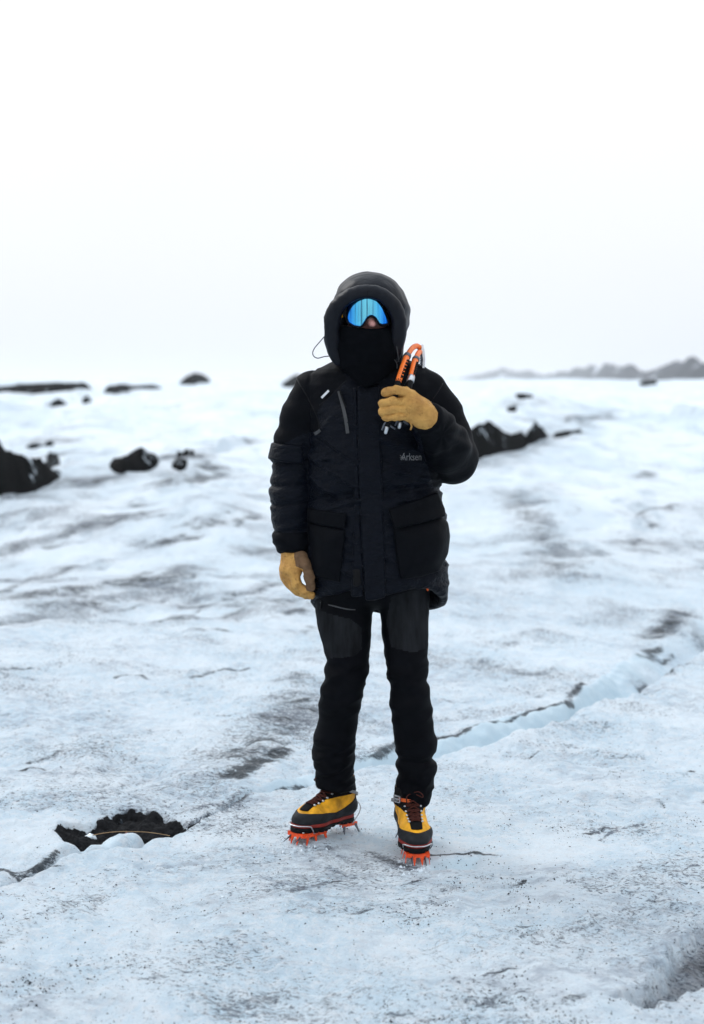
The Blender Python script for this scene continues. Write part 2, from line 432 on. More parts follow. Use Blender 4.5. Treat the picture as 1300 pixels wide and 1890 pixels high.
for pts, A, wn_, wf_ in [
    ([(760, 1105), (830, 1093), (950, 1076), (1100, 1046), (1300, 1006)], 0.15, 1.4, 0.4),
    ([(0, 1195), (200, 1168), (480, 1155), (600, 1150)], 0.06, 1.0, 0.4),
    ([(0, 995), (120, 955), (300, 925), (480, 905)], 0.26, 2.2, 0.7),
    ([(850, 868), (880, 856), (960, 826), (1075, 803), (1200, 815), (1300, 840)], 0.42, 5.0, 1.4),
    ([(140, 920), (200, 893), (260, 886), (350, 880), (430, 850)], 0.30, 3.0, 1.0),
    ([(0, 790), (100, 775), (200, 770), (330, 790), (480, 800)], 0.55, 7.0, 2.5),
    ([(900, 778), (1000, 770), (1150, 765), (1300, 770)], 0.55, 8.0, 3.0),
    ([(0, 742), (150, 738), (300, 745), (500, 742)], 0.5, 18.0, 6.0),
    ([(850, 742), (1000, 736), (1300, 738)], 0.5, 18.0, 6.0)]:
    f, x0, x1 = profile(pts); RIDGES.append((f, x0, x1, A, wn_, wf_))
PIT = [(100, 1538), (118, 1527), (165, 1520), (198, 1503), (240, 1492), (290, 1497), (322, 1505), (345, 1515), (372, 1517), (345, 1526), (312, 1541), (278, 1546), (238, 1535), (190, 1547), (152, 1562), (128, 1556)]
PIT_G = np.array([G(*p)[:2] for p in PIT])
WET = [(1138, 1858), (1165, 1832), (1205, 1815), (1232, 1783), (1258, 1752), (1300, 1712), (1400, 1650), (1480, 1740), (1400, 1800), (1300, 1826), (1240, 1842), (1190, 1860)]
WET_G = np.array([G(*p)[:2] for p in WET])
POOL_G = np.array([G(*p)[:2] for p in [(792, 1590), (840, 1585), (884, 1583), (880, 1604), (820, 1606), (795, 1608)]])
TOE = G(565, 1560)
DOMES = []
for px_, py_, A_, rx_, ry_ in ((1080, 832, 0.85, 6.5, 9.0), (300, 790, 0.75, 8.0, 10.0), (60, 765, 0.9, 9.0, 12.0), (150, 985, 0.34, 2.6, 3.0), (1290, 1010, 0.36, 1.9, 2.6), (420, 930, 0.30, 2.4, 3.6), (930, 960, 0.26, 1.7, 2.8), (560, 1010, 0.20, 1.6, 2.2), (30, 1230, 0.07, .8, .8)):
    g_ = G(px_, py_); DOMES.append((g_[0], g_[1], A_, rx_, ry_))
def height(x, y):
    x = np.asarray(x, np.float64); y = np.asarray(y, np.float64)
    r = np.hypot(x - 0.05, y); d = np.hypot(x, y + CAM_D)
    calm = 0.25 + 0.75 * sstep(0.25, 1.1, r)
    z = 0.030 * fbm(x * 0.9 + 3, y * 0.7, 0.3, 3) * calm
    z = z + (0.022 * fbm(x * 3.4, y * 2.8, 1.7, 4) - 0.030 * np.abs(perlin(x * 1.7 + .9 * y, y * 1.5, 7.7)) + .009) * calm * (1 - sstep(20, 40, d))
    near = 1 - sstep(6, 12, d)
    z = z + near * 0.0090 * fbm(x * 17, y * 15, 2.2, 3) * (0.5 + 0.5 * calm)
    mid = sstep(8, 30, d); m2 = sstep(6.5, 11, d) * (1 - sstep(40, 80, d))
    q1 = perlin(x * .36 + .16 * y, y * .19, 2.9); q2 = perlin(x * .95 - .3 * y, y * .5, 6.1)
    z = z + m2 * (0.20 * (0.45 - 1.6 * np.abs(q1)) + 0.040 * (0.4 - 1.5 * np.abs(q2)) + .022 * fbm(x * 1.1, y * .8, 3.9, 3))
    z = z + mid * (0.26 * fbm(x / 5.5, y / 15.0, 4.4, 3) + 0.35 * perlin(x / 17.0, y / 26.0, 8.0)) + sstep(60, 200, d) * 1.2 * fbm(x / 40, y / 60, 5.5, 4)
    z = z + 0.0085 * np.clip(y - 25, 0, 420) - 0.004 * np.clip(y - 700, 0, 1500)
    for f, x0, x1, A, a, b in RIDGES:
        q = y - f(x); m = (x1 - x0) * 0.25
        env = sstep(x0 - m, x0 + m * 0.3, x) * (1 - sstep(x1 - m * 0.3, x1 + m, x))
        env = np.where(x1 > np.maximum(1.8, 0.2 * (y + CAM_D)), sstep(x0 - m, x0 + m * 0.3, x), env)
        z = z + A * env * np.where(q < 0, np.exp(-(q / a) ** 2), np.exp(-(q / b) ** 2))
    for gx_, gy_, A_, rx_, ry_ in DOMES:
        z = z + A_ * np.exp(-((x - gx_) / rx_) ** 2 - ((y - gy_) / ry_) ** 2)
    # the melt-out gully behind the climber: near lip hides a drop, the far wall rises as clean ice
    wob = 0.045 * fbm(x * 4.5, y * 4.5, 3.1, 3, 0.55)
    yl = lip(x) + wob; yf = np.maximum(farl(x) + wob * 0.9, yl + 0.07)
    u = (y - yl) / (yf - yl); dep = 0.05 + 0.09 * sstep(-0.6, 0.6, x)
    wall = np.where(u < 0.22, sstep(-0.05, 0.22, u), np.where(u < 1, 1 - 0.92 * sstep(0.3, 1.02, u), 0.08 * np.exp(-np.clip(u - 1, 0, 20) * 3)))
    z = z - dep * wall * (u > -0.06)
    q = y - yl
    z = z + 0.012 * np.where(q < 0, np.exp(-(q / 0.22) ** 2), 0) * sstep(-0.9, -0.5, x) * (1 - sstep(1.6, 2.4, x)) * sstep(0.05, 0.3, r)
    # ash pit, wet hollow, little pool
    nearm = (d < 7)
    if np.any(nearm):
        p = poly2(x.astype(np.float32), y.astype(np.float32), PIT_G) + 0.02 * perlin(x * 14, y * 14, 9.0)
        z = z - 0.07 * sstep(0.02, -0.05, p)
        hx, hy = G(236, 1545)[:2]
        z = z + 0.022 * np.exp(-((x - hx) / 0.085) ** 2 - ((y - hy) / 0.05) ** 2)
        p = poly2(x.astype(np.float32), y.astype(np.float32), WET_G) + 0.022 * fbm(x * 13, y * 13, 5.0, 3)
        z = z - 0.055 * sstep(0.012, -0.02, p) - 0.05 * sstep(0.0, -0.2, p)
        p = poly2(x.astype(np.float32), y.astype(np.float32), POOL_G)
        z = z - 0.018 * sstep(0.015, -0.02, p)
    z = z + 0.030 * np.exp(-((x - TOE[0]) / 0.14) ** 2 - ((y - TOE[1]) / 0.12) ** 2)
    return z
def ground(px, py, tmax=2500):
    r = ray(px, py); t = np.geomspace(2.5, tmax, 600)
    x, y, z = r[0] * t, -CAM_D + r[1] * t, CAM_H + r[2] * t
    dd = z - height(x, y); i = np.argmax(dd < 0) if (dd < 0).any() else len(t) - 1
    i = max(i, 1); a, b = dd[i-1], dd[i]; k = t[i-1] + (t[i] - t[i-1]) * (a / (a - b) if a != b else 0)
    return np.array([r[0] * k, -CAM_D + r[1] * k, CAM_H + r[2] * k])
def hz(x, y): return float(height(np.array([x]), np.array([y]))[0])

def grow(start, step, end, ratio, cap=1e9):
    out = []; s = step; v = start
    while v < end:
        s = min(s * ratio, cap); v += s; out.append(v)
    return np.array(out)
xd = np.arange(-1.6, 1.6001, 0.0105)
xp = grow(xd[-1], 0.0105, 7800, 1.045); xs = np.concatenate([-xp[::-1], xd, xp])
ynear = np.arange(-1.75, 3.6, 0.0105)
ys = np.concatenate([-grow(1.75, 0.0105, 300, 1.12)[::-1], ynear, grow(ynear[-1], 0.0105, 7800, 1.021)])
GX, GY = np.meshgrid(xs, ys, indexing='xy')
TX, TY = GX.ravel(), GY.ravel()
TZ = height(TX, TY)
nxv, nyv = len(xs), len(ys)
ii = np.arange(nxv * nyv).reshape(nyv, nxv)
TQ = np.stack([ii[:-1, :-1].ravel(), ii[:-1, 1:].ravel(), ii[1:, 1:].ravel(), ii[1:, :-1].ravel()], 1)

def polydist(x, y, pts):
    d = np.full(x.shape, 1e9)
    for a, b in zip(pts[:-1], pts[1:]):
        ex, ey = b[0]-a[0], b[1]-a[1]
        t = np.clip(((x-a[0])*ex + (y-a[1])*ey) / (ex*ex+ey*ey+1e-9), 0, 1)
        d = np.minimum(d, np.hypot(x-a[0]-ex*t, y-a[1]-ey*t))
    return d
# dirt bands and ash veins lying on the ice (pixel path, half width in m, strength)
VEINS = [
    ([(0, 1020), (60, 1001), (120, 986), (200, 962), (285, 943)], 0.16, 0.75),
    ([(0, 1105), (60, 1098), (110, 1093), (160, 1084), (210, 1073), (300, 1068), (335, 1052)], 0.13, 0.85),
    ([(95, 1110), (150, 1118), (210, 1112)], 0.22, 0.62), ([(0, 1175), (50, 1160), (75, 1148)], 0.14, 0.7),
    ([(140, 1150), (190, 1165)], 0.18, 0.5), ([(270, 1075), (330, 1088)], 0.16, 0.6),
    ([(455, 1120), (520, 1108), (580, 1112)], 0.18, 0.75), ([(340, 1154), (420, 1149), (450, 1140)], 0.07, 0.8),
    ([(470, 1020), (530, 1018)], 0.14, 0.7), ([(330, 1062), (420, 1066), (480, 1062)], 0.10, 0.5),
    ([(945, 915), (975, 950), (1000, 985), (1022, 1022), (1048, 1048)], 0.17, 0.70),
    ([(840, 1068), (900, 1062), (960, 1058)], 0.08, 0.5), ([(1180, 1015), (1260, 1000)], 0.3, 0.45),
    ([(500, 1452), (560, 1432)], 0.02, 0.8), ([(655, 1392), (690, 1385), (735, 1363)], 0.022, 0.95),
    ([(812, 1354), (860, 1343), (905, 1331), (1000, 1311), (1045, 1298), (1062, 1282), (1080, 1262)], 0.020, 0.95),
    ([(432, 1438), (470, 1420), (520, 1388)], 0.05, 0.9), ([(450, 1405), (500, 1360), (545, 1300)], 0.15, 0.66), ([(470, 1380), (530, 1330), (570, 1260)], 0.10, 0.55),
    ([(520, 1262), (560, 1250)], 0.06, 0.65), ([(1200, 1168), (1240, 1152), (1275, 1138)], 0.07, 0.95),
    ([(1265, 1140), (1300, 1160)], 0.05, 0.7), ([(1232, 1248), (1245, 1235)], 0.03, 0.9),
    ([(935, 1230), (990, 1245)], 0.12, 0.5), ([(800, 1210), (860, 1225)], 0.10, 0.42),
    ([(0, 1592), (45, 1599), (80, 1590), (108, 1574)], 0.016, 0.95),
    ([(350, 1516), (400, 1502), (450, 1478), (500, 1458)], 0.020, 0.85), ([(320, 1500), (400, 1490), (470, 1462)], 0.016, 0.6),
    ([(0, 1738), (60, 1702), (120, 1668), (170, 1640)], 0.060, 0.52),
    ([(535, 1644), (560, 1638)], 0.012, 0.9), ([(590, 1634), (632, 1629)], 0.010, 0.8),
    ([(788, 1586), (840, 1582), (885, 1578), (920, 1588)], 0.012, 0.95), ([(690, 1575), (760, 1606)], 0.03, 0.65),
    ([(1062, 1544), (1110, 1536), (1185, 1530)], 0.008, 0.85), ([(1200, 1480), (1215, 1500)], 0.01, 0.9),
    ([(395, 1598), (480, 1592)], 0.02, 0.55), ([(318, 1682), (395, 1675)], 0.016, 0.6),
    ([(420, 1865), (520, 1850)], 0.06, 0.5), ([(560, 1875), (620, 1850)], 0.05, 0.45), ([(600, 1800), (680, 1780)], 0.05, 0.42),
    ([(1040, 1866), (1075, 1858)], 0.02, 0.6), ([(880, 1868), (910, 1866)], 0.03, 0.5),
    ([(1060, 1640), (1095, 1655)], 0.03, 0.6), ([(770, 1670), (800, 1665)], 0.03, 0.4),
    ([(0, 728), (300, 722)], 2.0, 0.3), ([(860, 812), (1000, 800)], 0.3, 0.4), ([(330, 845), (365, 838)], 0.25, 0.9),
    ([(95, 748), (120, 742)], 0.6, 0.8), ([(450, 814), (478, 814)], 0.25, 0.8), ([(0, 955), (60, 948)], 0.3, 0.5), ([(120, 917), (165, 912)], 0.2, 0.45),
    ([(20, 818), (70, 815), (105, 812)], 0.35, 0.75), ([(60, 850), (115, 838)], 0.4, 0.8), ([(300, 905), (340, 880), (372, 845)], 0.16, 0.25),
    ([(860, 862), (930, 842), (1018, 812)], 0.22, 0.62), ([(1015, 809), (1078, 800)], 0.10, 1.0), ([(-10, 926), (60, 913), (110, 892), (158, 876)], 0.16, 0.7), ([(190, 880), (270, 880), (355, 872)], 0.16, 0.65), ([(150, 874), (190, 878)], 0.10, 0.5),
    ([(430, 938), (520, 910)], 0.12, 0.55), ([(390, 955), (440, 932)], 0.10, 0.5), ([(150, 790), (170, 760)], 0.5, 0.3)]
for (x0, x1, y0, y1, n_, w_) in ((0, 620, 1050, 1180, 26, .05), (0, 500, 930, 1010, 9, .07), (860, 1300, 930, 1060, 8, .06), (700, 1300, 1120, 1300, 10, .035), (0, 560, 1200, 1440, 8, .014), (820, 1300, 1380, 1560, 9, .007), (60, 1100, 1580, 1860, 9, .008), (0, 480, 740, 900, 9, .13), (900, 1300, 730, 900, 7, .13)):
    for _ in range(n_):
        a, b = random.uniform(x0, x1), random.uniform(y0, y1); l_ = random.uniform(8, 34) * (1 if random.random() < .8 else 2)
        VEINS.append(([(a - l_, b + l_ * random.uniform(-.05, .35)), (a, b + random.uniform(-3, 3)), (a + l_ * .8, b - l_ * random.uniform(-.1, .4))], w_ * random.uniform(.5, 1.3), random.uniform(.65, .95)))
ash = np.zeros(len(TX)); dfeat = np.hypot(TX, TY + CAM_D)
infront = (TY > -2) & (np.abs(TX) < 3 + 0.4 * np.abs(TY + CAM_D)) & (TY < 260)
fx, fy = TX[infront], TY[infront]
wx = fx + 0.05 * fbm(fx * 3, fy * 3, 1.0, 3) * np.clip(dfeat[infront] / 8, 0.4, 3); wy = fy + 0.06 * fbm(fx * 3 + 9, fy * 3, 6.0, 3) * np.clip(dfeat[infront] / 8, 0.4, 3)
af = np.zeros(len(fx))
for pts, w, s in VEINS:
    g = [ground(*p) for p in pts] if max(p[1] for p in pts) < 1150 else [G(*p) for p in pts]
    ww = w * (1.6 if w > .03 else 1.2); ga = np.array(g); 
    nb = np.flatnonzero((wx > ga[:, 0].min() - 2.4 * ww) & (wx < ga[:, 0].max() + 2.4 * ww) & (wy > ga[:, 1].min() - 2.4 * ww) & (wy < ga[:, 1].max() + 2.4 * ww))
    af[nb] = np.maximum(af[nb], s * (1.05 if g[0][1] < 4 else .92) * np.exp(-(polydist(wx[nb], wy[nb], g) / ww) ** 2))
pm = poly2(fx.astype(np.float32), fy.astype(np.float32), PIT_G)
af = np.maximum(af, 1.1 * sstep(0.012, -0.012, pm))
wetm = sstep(0.0, -0.03, poly2(fx.astype(np.float32), fy.astype(np.float32), WET_G) + 0.022 * fbm(fx * 13, fy * 13, 5.0, 3))
wg = np.array([G(1292, 1760)[:2], G(1330, 1730)[:2]])
wet = np.zeros(len(TX)); wet[infront] = wetm
af = np.maximum(af, wetm * (0.30 + 0.45 * np.exp(-(polydist(fx, fy, wg) / 0.09) ** 2)))
ash[infront] = af
wob = 0.045 * fbm(TX * 4.5, TY * 4.5, 3.1, 3, 0.55)
yl = lip(TX) + wob; yf = np.maximum(farl(TX) + wob * 0.9, yl + 0.07); u = (TY - yl) / (yf - yl)
clear = sstep(-0.02, 0.05, u) * (1 - sstep(0.92, 1.05, u)) * sstep(-0.65, -0.15, TX) * (1 - .75 * sstep(1.35, 1.9, TX + .4 * fbm(TX * 3, TY * 3, 9.0, 3)))
clear = np.maximum(clear, sstep(0.012, -0.01, poly2(TX.astype(np.float32), TY.astype(np.float32), POOL_G)))
clear = np.maximum(clear, 0.6 * np.exp(-((TX - G(195, 1548)[0]) / 0.06) ** 2 - ((TY - G(195, 1552)[1]) / 0.05) ** 2))

def ice_material():
    m, n, l, b = newmat('dirty_glacier_ice')
    t = N(n, 'ShaderNodeTexCoord'); O = t.outputs['Object']
    def noise(scale, detail=5.0, rough=0.6, stretch=None, rot=0.0, dist=0.0):
        v = O
        if stretch:
            mp = N(n, 'ShaderNodeMapping'); mp.inputs['Scale'].default_value = stretch; mp.inputs['Rotation'].default_value = (0, 0, rot)
            l.new(O, mp.inputs['Vector']); v = mp.outputs[0]
        q = N(n, 'ShaderNodeTexNoise', Scale=scale, Detail=detail, Roughness=rough, Distortion=dist); l.new(v, q.inputs['Vector'])
        return q.outputs['Fac']
    def math_(op, a, c=None, d=None, clamp=False):
        q = N(n, 'ShaderNodeMath', operation=op, use_clamp=clamp)
        for i, s in enumerate((a, c, d)):
            if s is None: continue
            if isinstance(s, (int, float)): q.inputs[i].default_value = s
            else: l.new(s, q.inputs[i])
        return q.outputs[0]
    def rng_(v, a, c, x=0.0, y=1.0):
        q = N(n, 'ShaderNodeMapRange', interpolation_type='SMOOTHSTEP')
        l.new(v, q.inputs['Value'])
        for nm, s in (('From Min', a), ('From Max', c), ('To Min', x), ('To Max', y)):
            if isinstance(s, (int, float)): q.inputs[nm].default_value = s
            else: l.new(s, q.inputs[nm])
        return q.outputs[0]
    def mix(f, a, c):
        q = N(n, 'ShaderNodeMix', data_type='RGBA')
        for nm, s in (('Factor', f), ('A', a), ('B', c)):
            if isinstance(s, (int, float)): q.inputs[nm].default_value = s
            elif isinstance(s, tuple): q.inputs[nm].default_value = s + (1,)
            else: l.new(s, q.inputs[nm])
        return q.outputs['Result']
    at = N(n, 'ShaderNodeAttribute', attribute_name='ash').outputs['Fac']
    cl = N(n, 'ShaderNodeAttribute', attribute_name='clear').outputs['Fac']
    fr = N(n, 'ShaderNodeAttribute', attribute_name='snowy').outputs['Fac']
    wt = N(n, 'ShaderNodeAttribute', attribute_name='wet').outputs['Fac']
    # clean ice: pale blue bubbles and whiter weathered crust
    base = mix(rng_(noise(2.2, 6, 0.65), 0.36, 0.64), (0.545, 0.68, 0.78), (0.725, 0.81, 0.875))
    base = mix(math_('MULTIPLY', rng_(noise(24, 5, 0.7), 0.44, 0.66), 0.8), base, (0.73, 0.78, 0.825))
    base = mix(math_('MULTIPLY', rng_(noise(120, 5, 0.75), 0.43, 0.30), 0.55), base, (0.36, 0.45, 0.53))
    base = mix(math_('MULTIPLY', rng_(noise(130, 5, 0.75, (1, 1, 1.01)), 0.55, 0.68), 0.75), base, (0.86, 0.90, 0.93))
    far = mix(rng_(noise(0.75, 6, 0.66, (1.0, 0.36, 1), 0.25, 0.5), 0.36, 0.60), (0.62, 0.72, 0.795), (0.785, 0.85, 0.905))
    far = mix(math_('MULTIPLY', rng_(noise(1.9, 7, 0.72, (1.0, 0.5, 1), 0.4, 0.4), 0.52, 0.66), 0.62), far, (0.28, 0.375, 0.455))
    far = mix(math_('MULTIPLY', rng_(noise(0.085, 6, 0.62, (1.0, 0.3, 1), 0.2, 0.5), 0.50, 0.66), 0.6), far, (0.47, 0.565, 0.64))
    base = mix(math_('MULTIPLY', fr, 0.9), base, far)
    base = mix(math_('MULTIPLY', cl, 0.85), base, mix(rng_(noise(6, 4, 0.6), 0.3, 0.7), (0.37, 0.485, 0.555), (0.45, 0.555, 0.615)))
    # grey silt film in drifts
    silt = math_('MULTIPLY', rng_(noise(1.1, 4, 0.6, (0.8, 1.3, 1), 0.5), 0.44, 0.66), rng_(noise(15, 6, 0.75, (0.7, 1.5, 1), 0.5), 0.40, 0.64))
    silt = math_('MULTIPLY', math_('MULTIPLY', silt, math_('SUBTRACT', 0.60, math_('MULTIPLY', fr, 0.42))), math_('SUBTRACT', 1.0, cl))
    base = mix(silt, base, (0.20, 0.245, 0.32))
    base = mix(math_('MULTIPLY', wt, rng_(noise(9, 6, 0.7, (0.7, 1.4, 1), 0.4), 0.30, 0.62, 0.45, 0.92)), base, (0.15, 0.145, 0.155))
    # grit specks, denser in patches and along veins
    patch = rng_(noise(1.7, 5, 0.65, (0.8, 1.2, 1), 0.4, 0.5), 0.38, 0.65)
    dens = math_('ADD', math_('MULTIPLY', patch, 0.135), math_('MULTIPLY', at, 0.14))
    dens = math_('SUBTRACT', dens, math_('MULTIPLY', cl, 0.10))
    sp = noise(85, 4, 0.7, (0.8, 1.2, 1), 0.5)
    speck = math_('MULTIPLY', math_('SUBTRACT', sp, math_('SUBTRACT', 0.655, dens)), 14.0, clamp=True)
    sp2 = noise(30, 7, 0.8, (0.6, 1.4, 1), 0.45, 0.3)
    speck2 = math_('MULTIPLY', math_('SUBTRACT', sp2, math_('SUBTRACT', 0.665, math_('MULTIPLY', dens, 0.95))), 12.0, clamp=True)
    speck = math_('MULTIPLY', math_('MAXIMUM', speck, speck2), 0.82)
    base = mix(speck, base, (0.066, 0.080, 0.112))
    # hair cracks holding dust
    pl = rng_(noise(1.3, 4, 0.6, (0.9, 1.1, 1), 0.9), 0.46, 0.66)
    def cracks(sc, w, st, rot):
        q = math_('ABSOLUTE', math_('SUBTRACT', noise(sc, 5, 0.62, st, rot, 0.6), 0.5))
        return rng_(q, w, 0.0)
    ck = math_('MULTIPLY', math_('MAXIMUM', cracks(7, 0.011, (0.8, 1.1, 1), 0.5), math_('MULTIPLY', cracks(19, 0.018, (0.9, 1.1, 1), 0.2), 0.8)), pl)
    ck = math_('MULTIPLY', ck, math_('MULTIPLY', math_('SUBTRACT', 1.0, cl), math_('MULTIPLY', rng_(noise(28, 4, 0.7), 0.42, 0.56), math_('SUBTRACT', 0.85, math_('MULTIPLY', fr, 0.7)))))
    base = mix(ck, base, (0.085, 0.095, 0.12))
    # ash veins
    vn = math_('ADD', math_('MULTIPLY', at, math_('ADD', 0.55, math_('MULTIPLY', noise(2.4, 3, 0.6), 0.75))), math_('MULTIPLY', math_('SUBTRACT', noise(11, 9, 0.8, (0.6, 1.4, 1), 0.3, 0.5), 0.5), math_('ADD', 0.35, math_('MULTIPLY', at, 3.8))))
    base = mix(math_('MULTIPLY', rng_(vn, 0.50, 0.92), 0.93), base, (0.018, 0.027, 0.036))
    l.new(base, b.inputs['Base Color'])
    b.inputs['Roughness'].default_value = 0.5
    l.new(rng_(noise(40, 3), 0.3, 0.7, 0.38, 0.7), b.inputs['Roughness'])
    b.inputs['Specular IOR Level'].default_value = 0.35
    hgt = math_('ADD', math_('MULTIPLY', noise(34, 7, 0.72), 0.8), math_('MULTIPLY', noise(150, 4, 0.7), 0.35))
    hgt = math_('SUBTRACT', hgt, math_('MULTIPLY', speck, 0.12))
    bp = N(n, 'ShaderNodeBump', Distance=0.036); l.new(hgt, bp.inputs['Height'])
    l.new(math_('SUBTRACT', 0.80, math_('MULTIPLY', cl, 0.6)), bp.inputs['Strength'])
    l.new(bp.outputs[0], b.inputs['Normal'])
    return m
M['ice'] = ice_material()
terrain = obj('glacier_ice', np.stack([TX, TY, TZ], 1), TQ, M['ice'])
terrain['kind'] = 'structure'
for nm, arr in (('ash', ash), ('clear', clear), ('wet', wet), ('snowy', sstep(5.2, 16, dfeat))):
    a = terrain.data.attributes.new(nm, 'FLOAT', 'POINT'); a.data.foreach_set('value', arr.astype(np.float32))

# ------------------------------------------------------------------ ash mounds standing out of the ice
def ridge_mound(name, base_px, top_px, thick, label, group=None, dist=None, rough=0.16, nu=90, nv=36, mat=None, seed=0, cat='ash mound'):
    """a lumpy ridge whose foot runs along base_px; real depth = thick metres"""
    if dist is None: foot = np.array([ground(*p) for p in base_px])
    else: foot = np.array([[ray(*p)[0] / ray(*p)[1] * (d_ + CAM_D), d_, 0] for p, d_ in zip(base_px, dist)])
    for q in foot: q[2] = hz(q[0], q[1])
    if thick < 0: thick = -thick * float(np.mean(foot[:, 1] + CAM_D))
    tx = np.array([p[0] for p in top_px]); ty = np.array([p[1] for p in top_px])
    bx = np.array([p[0] for p in base_px]); by = np.array([p[1] for p in base_px])
    pxs = np.linspace(bx[0], bx[-1], nu); V = []
    mid = 0.45
    def col(px):
        f = np.array([np.interp(px, bx, foot[:, k]) for k in range(3)])
        dirv = np.array([f[0], f[1] + CAM_D]); dirv /= np.linalg.norm(dirv)
        return f[:2] + dirv * thick * mid
    cc = np.array([col(px) for px in pxs]); ch = height(cc[:, 0], cc[:, 1])
    wi, wj = np.meshgrid(np.arange(nu) * 9.0 / nu, np.arange(nv) * 5.0 / nv, indexing='ij'); wv = fbm(wi + seed, wj, 2.0 + seed, 3)
    for i, px in enumerate(pxs):
        f = np.array([np.interp(px, bx, foot[:, k]) for k in range(3)])
        dirv = np.array([f[0], f[1] + CAM_D]); dirv /= np.linalg.norm(dirv)
        c = f[:2] + dirv * thick * mid
        for j in range(nv):
            v = j / (nv - 1); q = f[:2] + dirv * thick * v
            s = max(0.0, 1 - abs((v - mid) / (mid if v < mid else 1 - mid)) ** 1.5)
            pq = px + (bx[-1] - bx[0]) * .012 * wv[i, j]
            r = ray(pq, np.interp(pq, tx, ty)); zt = CAM_H + r[2] * (c[1] + CAM_D) / r[1]
            e_ = min(1.0, 11 * min(i, nu - 1 - i) / (nu - 1)); hgt = min(max(zt - ch[i], 0.0), 1.25 * max(np.interp(px, bx, by) - np.interp(pq, tx, ty), 0) * (c[1] + CAM_D) / FPX + .02) * e_ * (2 - e_)
            V.append((q[0], q[1], s * hgt, hgt, s, f[2]))
    V = np.array(V); sc = thick
    ie = np.repeat(np.arange(nu), nv); e_arr = np.clip(11 * np.minimum(ie, nu - 1 - ie) / (nu - 1), 0, 1)
    nf = 0.9 / (V[:, 3].max() + .02); nz = fbm(V[:, 0] * nf + seed, V[:, 1] * nf, 0.7 + seed, 6, 0.58)
    g = height(V[:, 0], V[:, 1]); g = g + sstep(0, .4, V[:, 4]) * e_arr * np.maximum(V[:, 5] - g, 0)
    edge = np.clip(V[:, 2] / (0.3 * V[:, 3].max() + 1e-6), 0, 1)
    z = g - 0.04 * sc + V[:, 2] * 1.0 + 0.04 * sc * edge + rough * V[:, 3].max() * nz * (0.08 + 0.92 * edge)
    idx = np.arange(nu * nv).reshape(nu, nv)
    Q = np.stack([idx[:-1, :-1].ravel(), idx[1:, :-1].ravel(), idx[1:, 1:].ravel(), idx[:-1, 1:].ravel()], 1)
    W = np.stack([V[:, 0], V[:, 1], z], 1)
    # closed skirt under the ice
    rim = np.concatenate([idx[:, 0], idx[-1, 1:], idx[::-1, -1][1:], idx[0, ::-1][1:-1]]); k = len(W)
    low = W[rim].copy(); low[:, 2] -= 0.25 * sc
    m = len(rim); W = np.concatenate([W, low])
    S = np.array([(rim[i], k + i, k + (i+1) % m, rim[(i+1) % m]) for i in range(m)])[:, ::-1]
    o = obj(name, W, np.concatenate([Q, S[:, ::-1]]), mat or M['ash'], origin=foot[len(foot)//2])
    return tag(o, label, cat, group)
GRP = 'black ash mounds on the glacier'
ridge_mound('ash_mound', [(-70, 935), (0, 921), (60, 910), (100, 895), (152, 876)], [(-70, 775), (-10, 803), (0, 810), (15, 832), (35, 842), (60, 846), (100, 864), (130, 868), (152, 872)], 1.3, 'large black ash mound cut off by the left edge of the photo', GRP, seed=1, rough=0.07, nu=150, nv=60)
ridge_mound('ash_mound', [(186, 872), (225, 878), (270, 872), (316, 865)], [(186, 866), (210, 852), (232, 842), (250, 836), (262, 826), (275, 835), (290, 842), (305, 862), (312, 866)], 1.2, 'black ash mound with a rounded peak between the left mound and the climber', GRP, seed=2, rough=0.09, nu=120, nv=50)
ridge_mound('ash_mound', [(310, 868), (332, 872), (358, 867)], [(310, 860), (330, 849), (346, 853), (358, 863)], 0.7, 'small low black ash bump just right of the rounded black mound', GRP, seed=3, nu=40, nv=24)
ridge_mound('ash_mound', [(845, 862), (880, 850), (930, 836), (985, 818), (1018, 808)], [(845, 792), (868, 790), (885, 782), (905, 782), (922, 788), (942, 801), (958, 798), (968, 804), (980, 787), (988, 777), (1000, 790), (1018, 806)], 1.6, 'wide black ash mound with two peaks behind the climber\'s raised elbow', GRP, seed=4, rough=0.07, nu=170, nv=60)
ridge_mound('ash_mound', [(1020, 809), (1050, 805), (1078, 802)], [(1020, 803), (1050, 796), (1066, 795), (1078, 799)], 1.0, 'thin black ash streak trailing off right of the two-peaked mound', GRP, seed=5, nu=40, nv=20)
ridge_mound('ash_mound', [(56, 868), (85, 867), (116, 862)], [(56, 858), (72, 847), (82, 853), (96, 843), (108, 847), (116, 859)], 0.9, 'broken black ash crust just above the right end of the large left mound', GRP, seed=15, nu=60, nv=24, rough=.2)
ridge_mound('ash_mound', [(18, 827), (60, 827), (102, 823)], [(18, 822), (42, 823), (62, 819), (80, 821), (93, 812), (102, 819)], 0.8, 'thin black ash line in the snow above the large left mound', GRP, seed=16, nu=60, nv=20, rough=.2)
ridge_mound('ash_mound', [(326, 846), (350, 843), (371, 848)], [(326, 841), (345, 834), (358, 835), (371, 843)], 0.9, 'small curved ash rim in the snow above the low bump', GRP, seed=17, nu=40, nv=20, rough=.2)
ridge_mound('ash_mound', [(90, 752), (108, 750), (126, 747)], [(90, 750), (104, 739), (115, 741), (126, 747)], 1.6, 'small black ash bump on the snow below the far left ridge', GRP, seed=6, nu=40, nv=20)
ridge_mound('ash_mound', [(152, 743), (162, 743), (173, 742)], [(152, 742), (160, 734), (166, 736), (173, 741)], 1.3, 'tiny black ash bump right of the bump below the far left ridge', GRP, seed=7, nu=30, nv=16)
